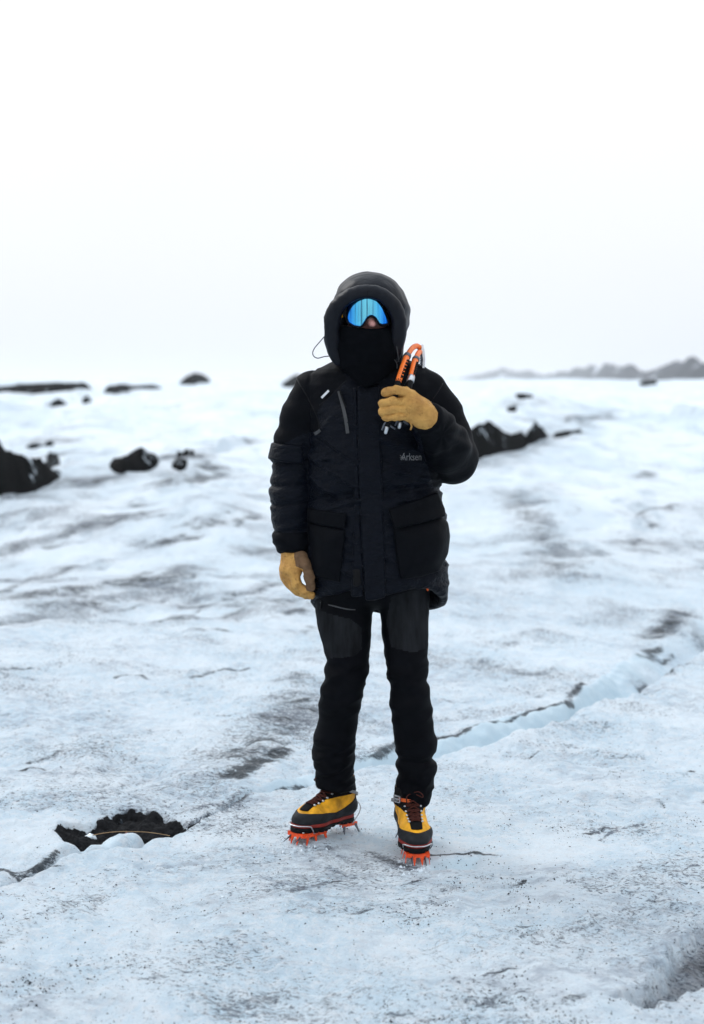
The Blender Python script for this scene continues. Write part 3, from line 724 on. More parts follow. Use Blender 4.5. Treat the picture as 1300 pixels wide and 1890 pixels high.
ridge_mound('ash_mound', [(930, 740), (960, 740), (990, 738)], [(930, 736), (945, 730), (968, 726), (980, 729), (990, 735)], 2.2, 'small flat ash bump far behind the right shoulder', GRP, seed=8, nu=40, nv=16)
ridge_mound('ash_mound', [(926, 761), (944, 762), (962, 760)], [(926, 760), (938, 753), (950, 753), (962, 758)], 1.3, 'small flat ash bump directly above the two-peaked mound', GRP, seed=9, nu=40, nv=16)
ridge_mound('ash_mound', [(-60, 728), (0, 727), (90, 726), (180, 722)], [(-60, 712), (0, 714), (40, 709), (95, 706), (140, 707), (160, 711), (180, 719)], -.10, 'long low black ridge on the left horizon', GRP, seed=10, rough=0.10)
ridge_mound('ash_mound', [(178, 722), (240, 722), (305, 720)], [(178, 717), (220, 711), (250, 713), (280, 710), (305, 716)], -.08, 'faint thin dark ridge on the horizon right of the long low ridge', GRP, seed=11, nu=60, nv=20)
ridge_mound('ash_mound', [(328, 710), (358, 712), (392, 706)], [(328, 707), (345, 694), (360, 688), (372, 690), (385, 698), (392, 704)], -.06, 'dark cone-shaped hill on the left horizon', GRP, seed=12, rough=0.06, nu=60)
ridge_mound('ash_mound', [(515, 716), (535, 716), (560, 712)], [(515, 712), (530, 702), (546, 692), (560, 696)], -.07, 'dark hill on the horizon touching the climber\'s left-hand shoulder', GRP, seed=13, nu=50, nv=24)
ridge_mound('ash_mound', [(1170, 714), (1190, 715), (1215, 710)], [(1170, 712), (1185, 704), (1200, 700), (1215, 706)], -.06, 'dark rock outcrop at the foot of the right-hand hills', GRP, seed=14, nu=40, nv=20)

# ------------------------------------------------------------------ far hills, half lost in the haze
def hill_material():
    m, n, l, b = newmat('snow_streaked_rock')
    t = N(n, 'ShaderNodeTexCoord'); mp = N(n, 'ShaderNodeMapping'); mp.inputs['Scale'].default_value = (1, 0.4, 1.8); l.new(t.outputs['Object'], mp.inputs['Vector'])
    a = N(n, 'ShaderNodeTexNoise', Scale=0.020, Detail=6.0, Roughness=0.65); l.new(mp.outputs[0], a.inputs['Vector'])
    cr = N(n, 'ShaderNodeValToRGB'); l.new(a.outputs['Fac'], cr.inputs[0])
    cr.color_ramp.elements[0].position = 0.56; cr.color_ramp.elements[0].color = (0.02, 0.022, 0.028, 1)
    cr.color_ramp.elements[1].position = 0.65; cr.color_ramp.elements[1].color = (0.62, 0.66, 0.72, 1)
    l.new(cr.outputs[0], b.inputs['Base Color']); b.inputs['Roughness'].default_value = 0.9; b.inputs['Specular IOR Level'].default_value = 0.1
    return m
M['hill'] = hill_material()
tops = [(820, 700), (850, 696), (880, 693), (905, 687), (925, 681), (945, 684), (965, 683), (985, 688), (1000, 693), (1020, 690), (1045, 684), (1070, 680), (1085, 674), (1105, 675), (1122, 668), (1140, 675), (1160, 671), (1180, 680), (1200, 683), (1222, 679), (1245, 670), (1268, 659), (1285, 662), (1300, 668), (1360, 655), (1450, 672), (1560, 660), (1700, 690)]
pxs = np.linspace(820, 1700, 260); hv = []; nvh = 40
for px in pxs:
    Yd = np.interp(px, [820, 1000, 1150, 1300, 1700], [5200, 4200, 2400, 1500, 1500]); r = ray(px, np.interp(px, [t_[0] for t_ in tops], [t_[1] for t_ in tops]))
    w = 600.0
    zt = CAM_H + r[2] * (Yd + CAM_D) / r[1]
    for j in range(nvh):
        v = j / (nvh - 1); Yq = Yd - w * 0.5 + w * v; xx = r[0] / r[1] * (Yq + CAM_D)
        hv.append((xx, Yq, (1 - abs(2 * v - 1) ** 1.3), zt))
hv = np.array(hv); hb = height(hv[:, 0], hv[:, 1]); hh = np.maximum(hv[:, 3] - hb, 1.0)
hzv = hb - 3 + (hh + 3) * hv[:, 2] + 0.16 * hh * fbm(hv[:, 0] / 105, hv[:, 1] / 105, 0.4, 4) * np.minimum(1, hv[:, 2] * 2)
idx = np.arange(len(pxs) * nvh).reshape(len(pxs), nvh)
hills = obj('hills', np.stack([hv[:, 0], hv[:, 1], hzv], 1), np.stack([idx[:-1, :-1].ravel(), idx[1:, :-1].ravel(), idx[1:, 1:].ravel(), idx[:-1, 1:].ravel()], 1), M['hill'])
hills['kind'] = 'structure'

# ------------------------------------------------------------------ the ash pit beside the gully
gx0, gy0 = PIT_G.min(0) - 0.03; gx1, gy1 = PIT_G.max(0) + 0.03
ax, ay = np.meshgrid(np.arange(gx0, gx1, 0.006), np.arange(gy0, gy1, 0.006), indexing='xy')
pdm = poly2(ax.astype(np.float32), ay.astype(np.float32), PIT_G) + 0.009 * fbm(ax * 30, ay * 30, 3.0, 4, .6)
hump = 0.026 * np.exp(-((ax - G(270, 1512)[0]) / 0.16) ** 2 - ((ay - G(270, 1515)[1]) / 0.08) ** 2) + 0.03 * np.exp(-((ax - G(140, 1535)[0]) / 0.08) ** 2 - ((ay - G(140, 1538)[1]) / 0.06) ** 2)
az = height(ax.ravel(), ay.ravel()).reshape(ax.shape) + np.clip(-pdm, -0.03, 0.05) * 0.65 + hump * sstep(0.0, -0.05, pdm) + 0.012 * fbm(ax * 30, ay * 30, 6.0, 4, 0.6) * sstep(0.01, -0.02, pdm)
idx = np.arange(ax.size).reshape(ax.shape); keep = (pdm[:-1, :-1] < 0.02)
Q = np.stack([idx[:-1, :-1][keep], idx[:-1, 1:][keep], idx[1:, 1:][keep], idx[1:, :-1][keep]], 1)
used = np.unique(Q); mp_ = np.full(ax.size, -1); mp_[used] = np.arange(len(used))
heapV = np.stack([ax.ravel(), ay.ravel(), az.ravel()], 1)[used]
M['heap'] = simple('damp_ash_gravel', (0.0125, 0.0130, 0.0145), 0.85, 0.08, var=0.6, scale=60, bump=0.9, bscale=120, dist=0.008)
heap = obj('ash_heap', heapV, mp_[Q], M['heap'], origin=heapV.mean(0))
tag(heap, 'heap of black volcanic ash lying in a hollow left of the boots', 'ash')
def on_heap(px, py, lift=0.0):
    g = G(px, py, 0.02); i = np.argmin((heapV[:, 0]-g[0])**2 + (heapV[:, 1]-g[1])**2)
    return np.array([g[0], g[1], max(heapV[i, 2], hz(g[0], g[1])) + lift])
tw = bez([on_heap(a, b, .012) + np.array([0, 0, .006]) for a, b in ((166, 1523), (185, 1522), (205, 1522), (225, 1523), (245, 1525), (265, 1527), (285, 1530), (300, 1533), (314, 1536))], 5)
lin_ = np.linspace(tw[0, 2], tw[-1, 2], len(tw)); tw[:, 2] = lin_ + np.clip((tw[:, 2] - lin_).max(), 0, .03) * np.sin(np.linspace(.35, math.pi - .35, len(tw))) - .006
V, F = tube(tw, np.linspace(0.0016, 0.0011, len(tw)), 6)
tag(obj('dry_stalk', V, F, M['twig'], origin=tw[0]), 'thin dry straw-coloured stalk lying across the ash heap', 'stalk')
def lump(c, r, seed, n=14, sq=(1, 1, .7), amp=0.35):
    V, F = [], []
    for i in range(n + 1):
        for j in range(2 * n):
            th, ph = math.pi * i / n, math.pi * j / n
            V.append((math.sin(th) * math.cos(ph), math.sin(th) * math.sin(ph), math.cos(th)))
    V = np.array(V); s = 1 + amp * fbm(V[:, 0] * 1.3 + seed, V[:, 1] * 1.3, V[:, 2] * 1.3, 3)
    V = V * s[:, None] * np.array(sq) * r + np.asarray(c)
    for i in range(n):
        for j in range(2 * n):
            a, b = i*2*n+j, i*2*n+(j+1) % (2*n); F.append((a, a + 2*n, b + 2*n, b))
    return V, F
c = on_heap(233, 1518, .010); V, F = lump(c, .011, 3, sq=(.7, .7, 1.2)); tag(obj('pebble', V, F, M['pebble'], origin=c), 'small reddish pebble on the black ash above the stalk', 'pebble')
M['crystal'] = simple('white_ice_crystal', (0.66, 0.74, 0.80), 0.25, 0.5, var=0.1)
c = on_heap(168, 1522, .008); V, F = lump(c, .016, 5, sq=(1.2, .9, .7)); tag(obj('ice_chunk', V, F, M['crystal'], origin=c), 'white ice chunk at the left end of the stalk', 'ice')

# ------------------------------------------------------------------ loose grit and ice crystals
def scatter(name, n, accept, smin_, smax_, mat, label, cat, ymax=4.5, pw=2.0):
    K = n * (6 if n > 500 else 400); qy = -1.5 + (ymax + 1.5) * rng.random(K) ** 1.5; qx = (rng.random(K) * 2 - 1) * (0.30 * (qy + CAM_D) )
    ok = rng.random(K) < accept(qx, qy); qx, qy = qx[ok][:n], qy[ok][:n]; k = len(qx)
    qz = height(qx, qy); s = smin_ + (smax_ - smin_) * rng.random(k) ** pw
    T = np.array([[0.9, 0, -.3], [-.5, .8, -.35], [-.5, -.8, -.3], [0.05, 0.05, .75], [.5, .5, .2]])
    ang = rng.random(k) * 6.283; ca, sa = np.cos(ang), np.sin(ang); st = 0.5 + rng.random((k, 3))
    L = T[None] * st[:, None, :] * s[:, None, None]
    W = np.stack([L[..., 0]*ca[:, None] - L[..., 1]*sa[:, None], L[..., 0]*sa[:, None] + L[..., 1]*ca[:, None], L[..., 2]], -1) + np.stack([qx, qy, qz], 1)[:, None]
    f = np.array([(0, 2, 1), (0, 4, 3), (0, 1, 4), (1, 3, 4), (1, 2, 3), (2, 0, 3)])
    o = obj(name, W.reshape(-1, 3), (f[None] + 5 * np.arange(k)[:, None, None]).reshape(-1, 3), mat, smooth=False)
    o['kind'] = 'stuff'; return tag(o, label, cat)
def acc_grit(x, y):
    p = sstep(0.0, 0.55, fbm(x * 1.6 + 5, y * 1.6, 2.0, 3)) * sstep(-.1, .5, fbm(x * 9, y * 9, 4.0, 3))
    q = y - lip(x); inside = (q > -0.02) & (y < farl(x)); a = np.clip(0.05 + p, 0, 1) * np.where(inside & (x > -.4), 0.03, 1)
    return a * np.where(poly2(x.astype(np.float32), y.astype(np.float32), PIT_G) < 0, 0, 1)
M['grit'] = simple('black_grit', (0.02, 0.021, 0.026), 0.7, 0.2, var=0.4)
grit = scatter('grit', 16000, acc_grit, 0.0010, 0.0045, M['grit'], 'loose black volcanic grit scattered over the near ice', 'grit', pw=3.0)
scatter('ice_crystals', 800, lambda x, y: 0.1 + sstep(0.1, 0.6, fbm(x * 2 + 40, y * 2, 8.0, 3)), 0.002, 0.007, M['crystal'], 'small glinting ice crystals on the near ice', 'ice', ymax=2.0, pw=3.0)

# splinters of ice knocked loose round the crampon points
def near_feet(x, y):
    a = np.minimum(np.hypot((x + .17) / 1.3, y + .06), np.minimum(np.hypot(x - .0, y - .14), np.minimum(np.hypot((x - .21) / 1.2, y + .22), np.hypot(x - .17, y - .07))))
    return np.exp(-(a / .055) ** 2)
scatter('ice_chips', 260, lambda x, y: near_feet(x, y), 0.002, 0.0085, M['crystal'], 'splinters of ice knocked loose round the crampon points', 'ice', ymax=.4, pw=2.0)

# ------------------------------------------------------------------ haze
m = bpy.data.materials.new('pale_haze'); m.use_nodes = True; nt = m.node_tree; nt.nodes.clear()
pv = nt.nodes.new('ShaderNodeVolumePrincipled'); pv.inputs['Color'].default_value = (0.93, 0.95, 0.98, 1); pv.inputs['Density'].default_value = 0.00015
pv.inputs['Anisotropy'].default_value = 0.2
mo = nt.nodes.new('ShaderNodeOutputMaterial'); nt.links.new(pv.outputs[0], mo.inputs['Volume'])
zb = float(min(TZ.min(), hzv.min())) - 1.0; zt_ = float(max(TZ.max(), hzv.max(), 3.0)) + 4.0
V, F = box((0, 3600, (zb + zt_) / 2), (16400, 9000, zt_ - zb))
hz_o = obj('haze', V, F, m, smooth=False); hz_o['kind'] = 'stuff'; tag(hz_o, 'thin pale haze hanging over the glacier', 'haze')

# ================================================================== THE CLIMBER
BASE = np.array([0.07, 0.02, 0.0])
PARKA_BVH = None; PARKA_F = [None, None]
person = thing('person', 'person in black hooded parka and blue goggles holding two ice axes', 'person', BASE)
def PZ(row, Y=0.0): return P(650, row, Y)[2]
def pxpoly(pts, Y): return [(P(a, b, Y)[0], P(a, b, Y)[2]) for a, b in pts]
def cpts(pts): return [P(*p[:3]) for p in pts]

# ---- body under the clothes (only the nose shows)
def body_f(X, Y, Z):
    d = ellipsoid(X, Y, Z, P(679, 583, -.035), (.073, .115, .112))
    d = smin(d, chain(X, Y, Z, cpts([(685, 578, -.135), (687, 597, -.172)]), [.011, .0135]), .012)
    d = smin(d, chain(X, Y, Z, cpts([(682, 598, -.160), (692, 598, -.160)]), [.008, .008]), .008)
    d = smin(d, chain(X, Y, Z, cpts([(680, 600, .01), (682, 680, .02)]), [.058, .062]), .03)
    d = smin(d, chain(X, Y, Z, cpts([(600, 705, .02), (770, 705, .02)]), [.040, .040]), .05)
    d = smin(d, ellipsoid(X, Y, Z, P(688, 790, .0), (.14, .09, .18)), .04)
    d = smin(d, ellipsoid(X, Y, Z, P(690, 985, 0), (.125, .085, .20)), .04)
    d = smin(d, chain(X, Y, Z, cpts([(596, 724, .01), (548, 870, .01), (542, 1015, -.02)]), [.040, .038, .028]), .02)
    d = smin(d, chain(X, Y, Z, cpts([(785, 726, .01), (832, 842, .0), (790, 772, -.25)]), [.040, .038, .028]), .02)
    d = smin(d, chain(X, Y, Z, cpts([(640, 1080, .0), (638, 1250, .0), (622, 1460, .095)]), [.058, .038, .028]), .02)
    d = smin(d, chain(X, Y, Z, cpts([(744, 1080, .0), (754, 1250, -.042), (764, 1470, .022)]), [.056, .036, .028]), .02)
    return d
V, Q = sdf_mesh(body_f, (-.32, -.30, .16), (.46, .20, 1.92), .0065, 1)
obj('body', V, Q, M['skin'], person)

# ---- trousers
LL = [(1085, 578, 690, .01), (1140, 584, 688, .005), (1180, 592, 685, .0), (1205, 599, 682, .0), (1218, 604, 680, -.005), (1250, 600, 675, .0), (1290, 592, 667, .01), (1340, 585, 660, .04), (1362, 580, 657, .05), (1388, 577, 655, .07), (1404, 582, 653, .075), (1418, 586, 652, .08), (1436, 585, 651, .085), (1453, 585, 650, .09)]
RL = [(1085, 699, 793, .01), (1140, 701, 792, .0), (1200, 709, 790, -.02), (1240, 717, 789, -.04), (1254, 720, 786, -.045), (1275, 722, 791, -.045), (1300, 722, 797, -.04), (1340, 725, 801, -.025), (1368, 729, 809, -.012), (1386, 732, 806, -.005), (1398, 735, 795, 0.0), (1407, 733, 805, .005), (1432, 733, 804, .01), (1452, 732, 800, .018), (1478, 731, 797, .022)]
def leg_f(X, Y, Z, rows):
    rr = []
    for (row, a, b, y) in rows:
        c = P((a + b) / 2, row, y); w = (b - a) / 2 * (y + CAM_D) / FPX
        rr.append((c[2], c[0], c[1], w, max(w * 1.08, .055)))
    d = loft(X, Y, Z, rr); zs = sorted(r[0] for r in rr)
    return np.maximum(d, np.maximum(np.float32(zs[0]) - Z, Z - np.float32(zs[-1] + .03)))
def trouser_f(X, Y, Z):
    d = smin(leg_f(X, Y, Z, LL), leg_f(X, Y, Z, RL), .012)
    return smin(d, ellipsoid(X, Y, Z, P(690, 1075, .0), (.185, .125, .085)), .03)
def trouser_d(V):
    x, y, z = V.T; low = sstep(PZ(1330), PZ(1420), z); kn = np.exp(-((z - PZ(1265)) / .09) ** 2)
    w = perlin(x * 7 + y * 4, y * 6, z * 26 + x * 8); w2 = perlin(x * 12, y * 12, z * 14 - x * 14 + 5)
    rid = 1 - 2 * np.abs(perlin(x * 5 + 2, y * 5, z * 20 - x * 9))
    return (.0075 * w + .008 * rid) * (.2 + .9 * np.maximum(low, kn)) + .0025 * w2
V, Q = sdf_mesh(trouser_f, (-.20, -.17, .12), (.32, .20, .98), .0045, 1, trouser_d)
fc = V[Q].mean(1)
wp1 = poly2(fc[:, 0], fc[:, 2], pxpoly([(586, 1128), (648, 1142), (668, 1160), (668, 1200), (655, 1212), (608, 1218), (590, 1170)], -.09))
wp2 = poly2(fc[:, 0], fc[:, 2], pxpoly([(722, 1100), (786, 1080), (791, 1200), (760, 1203), (722, 1195), (714, 1150)], -.09))
obj('trousers', V, Q, [M['trouser'], M['worn']], person, midx=((np.minimum(wp1, wp2) < 0) & (fc[:, 1] < 0.0)).astype(int))
def trace_y(f, pts, off=.0012, start=-.45):
    if f in (PARKA_F[0], PARKA_F[1]) and PARKA_BVH is not None:
        out = []
        for a, b in pts:
            d = ray(a, b) / np.linalg.norm(ray(a, b)); h = PARKA_BVH.ray_cast(Vector(P(a, b, start)), Vector(d))
            out.append(np.array(h[0] if h[0] is not None else P(a, b, -.15)) - d * off)
        return np.array(out)
    p = np.array([P(a, b, start) for a, b in pts])
    d = np.array([ray(a, b) / np.linalg.norm(ray(a, b)) for a, b in pts]); q = p.astype(np.float32)
    for _ in range(45): q = q + (.75 * np.clip(f(q[:, 0], q[:, 1], q[:, 2]), -.05, .08))[:, None] * d
    return q - d * off
def seam(name, f, pts, r, mat, parent, off=.001, n=6):
    p = trace_y(f, pts, off); c = bez(p, n)
    V, F = tube(c, r, 6); return obj(name, V, F, mat, parent)
seam('pocket_zip', trouser_f, [(592, 1112), (615, 1118), (640, 1124), (656, 1125)], .003, M['zip'], person, -.001)
seam('zip_pull', trouser_f, [(594, 1108), (593, 1116), (592, 1124)], .0028, M['black'], person, .003)
emb = bez([(783, 1160), (787, 1165), (784, 1172), (779, 1168), (781, 1162), (786, 1170), (786, 1182), (782, 1188), (778, 1178)], 5)
seam('thigh_emblem', trouser_f, [tuple(a) for a in emb], .0011, M['worn'], person, .0008, 2)

# ---- parka
TORSO = [(648, 645, 730, -.055, .08), (664, 622, 752, -.085, .10), (676, 596, 780, -.10, .11), (690, 572, 800, -.115, .118), (712, 562, 810, -.13, .125), (760, 566, 813, -.15, .13), (820, 571, 815, -.158, .135), (870, 572, 813, -.158, .135), (905, 571, 811, -.150, .138), (930, 570, 814, -.152, .14), (985, 568, 819, -.160, .15), (1040, 568, 823, -.162, .16), (1075, 571, 827, -.162, .165), (1140, 576, 824, -.160, .165)]
TR = []
for row, a, b, yf_, yb in TORSO:
    A, B = P(a, row, 0), P(b, row, 0); TR.append((A[2], (A[0]+B[0])/2, (yf_+yb)/2, (B[0]-A[0])/2, (yb-yf_)/2))
def torso_f(X, Y, Z):
    d = loft(X, Y, Z, TR)
    return np.maximum(d, Z - np.float32(TR[0][0]))
HF, HB = PZ(1094, -.16), PZ(1128, .16)
def hem_z(X, Y):
    t = np.clip((Y + .16) / .32, 0, 1)
    return HF + (HB - HF) * (t * t * (3 - 2 * t)) + .006 * np.sin(X * 31 + 1.0) + .012 * np.clip((X - .12) / .12, 0, 1) * (1 - t)
SL = cpts([(578, 722, .01), (560, 770, .015), (549, 812, .015), (541, 850, .015), (539, 900, .01), (538, 950, .0), (540, 990, -.01), (541, 1012, -.02)])
SLr = [.066, .073, .071, .069, .069, .066, .060, .052]
SR = cpts([(788, 724, .0), (808, 765, .005), (824, 810, .005), (836, 846, -.005)])
SRr = [.068, .078, .080, .081]
FR = cpts([(836, 846, -.005), (822, 822, -.10), (803, 793, -.19), (789, 774, -.245)])
FRr = [.081, .076, .066, .055]
def cutcap(X, Y, Z, p, d):
    d = np.asarray(d) / np.linalg.norm(d)
    return (X - np.float32(p[0])) * np.float32(d[0]) + (Y - np.float32(p[1])) * np.float32(d[1]) + (Z - np.float32(p[2])) * np.float32(d[2])
def sleeves_f(X, Y, Z):
    a = smax(chain(X, Y, Z, SL, SLr, .02), cutcap(X, Y, Z, P(541, 1020, -.02), SL[-1] - SL[-3]), .012)
    b = chain(X, Y, Z, SR, SRr, .02)
    c = smax(chain(X, Y, Z, FR, FRr, .02), cutcap(X, Y, Z, P(785, 768, -.262), FR[-1] - FR[-3]), .012)
    return a, smin(b, c, .014)
def jacket_f(X, Y, Z):
    t = torso_f(X, Y, Z)
    inner = loft(X, Y, Z, TR) + np.float32(.022)
    hz_ = hem_z(X, Y).astype(np.float32) - Z
    t = smax(t, hz_, .012)
    t = np.maximum(t, -np.maximum(inner, Z - np.float32(HF + .10)))
    a, b = sleeves_f(X, Y, Z)
    return smin(smin(t, a, .018), b, .018)
PARKA_F[:] = [torso_f, jacket_f]
baffle_l = [P(541, r, 0)[2] for r in (852, 893, 928, 976)]
def jacket_d(V):
    x, y, z = V.T
    a, b = sleeves_f(*(V.T.astype(np.float32))); t = torso_f(*(V.T.astype(np.float32)))
    on_l = sstep(.012, .0, a); on_r = sstep(.012, .0, b); on_t = sstep(.012, 0, t) * (1 - on_l) * (1 - on_r)
    d = np.zeros(len(V))
    zl = z + .25 * (x - SL[3][0]) * (-.3)
    for s in baffle_l: d -= on_l * .0075 * np.exp(-((zl - s) / .007) ** 2)
    low = sstep(PZ(840), PZ(870), z)
    d += on_l * low * .004 * np.sin((z - baffle_l[0]) * 40)
    wr = perlin(x * 9 + 3, y * 8, z * 24 + x * 6); rid = 1 - 2 * np.abs(perlin(x * 6, y * 6 + 3, z * 22 - x * 7))
    fine = perlin(x * 22, y * 20, z * 55)
    d += on_l * (.0055 * wr + .0050 * rid * low)
    # torso: crumpled horizontal folds, a pinch above the pockets
    yo = 1 - .75 * sstep(PZ(790), PZ(740), z)
    d += on_t * yo * (.0080 * rid + .0065 * wr + .0030 * fine + .0075 * np.clip(1 - 3.2 * np.abs(perlin(x * 4 + 5, y * 5, z * 13 + x * 5 + 2)), -.3, 1) ** 2)
    d -= on_t * .010 * np.exp(-((z - PZ(908) - .02 * np.sin(x * 9)) / .012) ** 2) * (y < .05)
    # raised arm: folds fan from the crook of the elbow
    c = P(812, 800, -.13); rr = np.sqrt((x - c[0])**2 + (y - c[1])**2 + (z - c[2])**2); ang = np.arctan2(z - c[2], x - c[0])
    d += on_r * (.0055 * np.sin(ang * 9 + 2 * perlin(x * 8, y * 8, z * 8)) * np.exp(-(rr / .10) ** 2) + .0035 * perlin(x * 9, y * 9, z * 9) + .002 * rid)
    d *= .35 + .65 * sstep(HF - .02, HF + .09, z)
    # armhole and yoke seams
    d -= .003 * np.exp(-((a - t) / .006) ** 2) * (z > PZ(830)) * (np.minimum(a, t) < .01) * (x < 0) 
    return d
V, Q = sdf_mesh(jacket_f, (-.32, -.36, .70), (.48, .21, 1.66), .0042, 2, jacket_d)
fc = V[Q].mean(1)
a_, b_ = sleeves_f(*(fc.T.astype(np.float32))); 
yoke = poly2(fc[:, 0], fc[:, 2], pxpoly([(540, 640), (625, 650), (640, 700), (628, 712), (600, 742), (586, 760), (590, 795), (560, 800), (505, 830), (480, 700)], -.05))
yoke2 = poly2(fc[:, 0], fc[:, 2], pxpoly([(735, 650), (830, 660), (905, 800), (905, 900), (800, 900), (770, 800), (740, 745), (722, 735)], -.05))
hemband = fc[:, 2] < PZ(1000)
cuff_l = (a_ < .02) & (fc[:, 2] < PZ(980))
from mathutils.bvhtree import BVHTree
PARKA_BVH = BVHTree.FromPolygons([tuple(v) for v in V], [tuple(int(i) for i in q) for q in Q])
jacket = obj('parka', V, Q, [M['nylon'], M['canvas']], person, midx=((yoke < 0) | (yoke2 < 0) | cuff_l).astype(int))
jacket['label'] = 'black and navy insulated parka'

def patch(name, polypts, off, mat, parent, base=torso_f, h=.004, Yp=-.16, inner=.012, rnd=.010, bulge=None, disp=None, front=True):
    poly = pxpoly(polypts, Yp)
    def f(X, Y, Z):
        t = base(X, Y, Z); p = poly2(X, Z, poly); o = off
        if bulge is not None: o = off + bulge(X, Z, p)
        d = smax(t - o, p, rnd)
        d = np.maximum(d, -(t + np.float32(inner)))
        return np.maximum(d, Y) if front else d
    pa = np.array(poly); m = .012
    # sample the depth range from the base surface
    pad = (off if np.isscalar(off) else .03) + .03
    V, Q = sdf_mesh(f, (pa[:, 0].min() - m, -.165 - pad - .03, pa[:, 1].min() - m), (pa[:, 0].max() + m, .02 if front else .12, pa[:, 1].max() + m), h, 2, disp)
    return obj(name, V, Q, mat, parent)
def wrinkle(amp, fx=8, fz=16):
    return lambda V: amp * (perlin(V[:, 0] * fx, V[:, 1] * fx, V[:, 2] * fz) + .6 * (1 - 2 * np.abs(perlin(V[:, 0] * fx * .7 + 4, V[:, 1] * 3, V[:, 2] * fz * .6))))
def inset_bulge(amp, w): return lambda X, Z, p: amp * sstep(0.0, w, -p).astype(np.float32)
patch('placket', [(660, 712), (700, 712), (703, 820), (705, 900), (709, 1000), (712, 1080), (711, 1101), (694, 1106), (676, 1108), (672, 1060), (667, 980), (664, 900), (661, 800)], .014, M['nylon'], person, rnd=.006, disp=wrinkle(.0028, 14, 20), inner=.006)
patch('zip_flap', [(652, 715), (659, 715), (662, 850), (666, 980), (671, 1062), (670, 1100), (648, 1103), (650, 1050), (654, 960)], .009, M['nylon'], person, rnd=.005, disp=wrinkle(.0018, 14, 20), inner=.006)
pk = [(724, 966), (760, 966), (816, 958), (834, 972), (840, 998), (834, 1030), (815, 1060), (775, 1065), (740, 1068), (730, 1015)]
patch('cargo_pocket', pk, .018, M['canvas'], person, rnd=.012, bulge=inset_bulge(.018, .05), disp=wrinkle(.004, 7, 9))
patch('pocket_flap', [(716, 939), (762, 927), (806, 912), (812, 912), (826, 945), (826, 957), (800, 961), (728, 975)], .022, M['canvas'], person, rnd=.005, inner=.004, disp=wrinkle(.0018, 7, 7), bulge=lambda X, Z, p: (.014 * sstep(PZ(930), PZ(965), Z)).astype(np.float32))
patch('cargo_pocket', [(566, 968), (600, 973), (638, 978), (634, 1020), (629, 1078), (600, 1074), (566, 1070)], .016, M['canvas'], person, rnd=.012, bulge=inset_bulge(.012, .05), disp=wrinkle(.004, 7, 9))
patch('pocket_flap', [(566, 942), (600, 944), (640, 948), (636, 977), (600, 973), (566, 968)], .020, M['canvas'], person, rnd=.005, inner=.004, disp=wrinkle(.0018, 7, 7))
patch('snap_tab', [(651, 1050), (665, 1050), (668, 1076), (662, 1084), (652, 1082)], .014, M['black'], person, rnd=.004, inner=.004)
# chest zip, zip pulls, white tag, sleeve tab
def jacket_point(X, Y, Z): return jacket_f(X, Y, Z)
def strip(name, pts, w, t, mat, parent, off=.002, f=None):
    c = bez(trace_y(f or torso_f, pts, off), 6); V, F = tube(c, 0, 4, flat=(w, t), upv=(0, 1, 0)); return obj(name, V, F, mat, parent, smooth=False)
strip('chest_zip', [(626, 722), (632, 745), (638, 772), (642, 800)], .011, .004, M['zip'], person, .004)
strip('zip_pull', [(626, 716), (632, 735), (638, 751)], .004, .004, M['black'], person, .010)
strip('zip_tag', [(594, 734), (601, 727), (607, 721)], .007, .004, M['white'], person, .012, jacket_f)
strip('zip_tag', [(581, 801), (586, 798), (591, 794)], .010, .004, M['zip'], person, .006, jacket_f)
for i, (a, b) in enumerate([(588, 706), (592, 1091)]): pass
yk = bez([(548, 699), (562, 722), (578, 752), (588, 776), (591, 800)], 4)
seam('armhole_seam', jacket_f, [tuple(q) for q in yk], .0022, M['black'], person, -.001, 2)
seam('armhole_seam', jacket_f, [tuple(q) for q in bez([(817, 708), (810, 720), (800, 735), (792, 748)], 4)], .0022, M['black'], person, -.001, 2)
seam('yoke_seam', jacket_f, [tuple(q) for q in bez([(590, 748), (606, 736), (626, 716), (640, 702)], 4)], .0018, M['black'], person, -.001, 2)
def slv(X, Y, Z): return sleeves_f(X, Y, Z)[0]
def tab_f(X, Y, Z):
    d = slv(X, Y, Z); zc = P(506, 833, 0)
    band = np.maximum(np.abs(Z - np.float32(zc[2]) + .10 * (X - np.float32(zc[0]))) - np.float32(.028), X - np.float32(P(560, 833, 0)[0]))
    return np.maximum(smax(d - .009, band, .006), -(d + .006))
V, Q = sdf_mesh(tab_f, (-.30, -.10, P(0, 875, 0)[2]), (-.13, .12, P(0, 795, 0)[2]), .004, 1, wrinkle(.0016, 10, 12)); obj('sleeve_pocket', V, Q, M['nylon'], person)
patch('zip_lining', [(786, 1082), (795, 1080), (793, 1096), (790, 1096)], -.010, M['strap_orange'], person, rnd=.002, inner=.03, h=.003)

# ---- hood
BR = [(627, 664, -.110), (619, 645, -.125), (613, 620, -.142), (613, 593, -.152), (625, 567, -.168), (648, 548, -.182), (678, 541, -.188), (706, 547, -.182), (726, 567, -.168), (735, 593, -.152), (734, 620, -.142), (728, 646, -.125), (722, 666, -.110)]
brp = bez(cpts(BR), 2); brr = np.interp(np.linspace(0, 1, len(brp)), [0, .25, .5, .75, 1], [.022, .0275, .0245, .0265, .022])
def hood_f(X, Y, Z):
    c = P(684, 577, .0)
    d = smin(ellipsoid(X, Y, Z, P(672, 577, .0), (.106, .158, .130)), ellipsoid(X, Y, Z, P(699, 576, .0), (.098, .155, .126)), .03)
    d = smin(d, chain(X, Y, Z, cpts([(683, 590, .0), (681, 625, .01), (681, 668, .02)]), [.113, .112, .112]), .04)
    d = smin(d, chain(X, Y, Z, list(brp), list(brr), .01), .020)
    face = ellipsoid(X, Y, Z, P(676, 600, -.155), (.078, .115, .088))
    return smax(d, -face, .014)
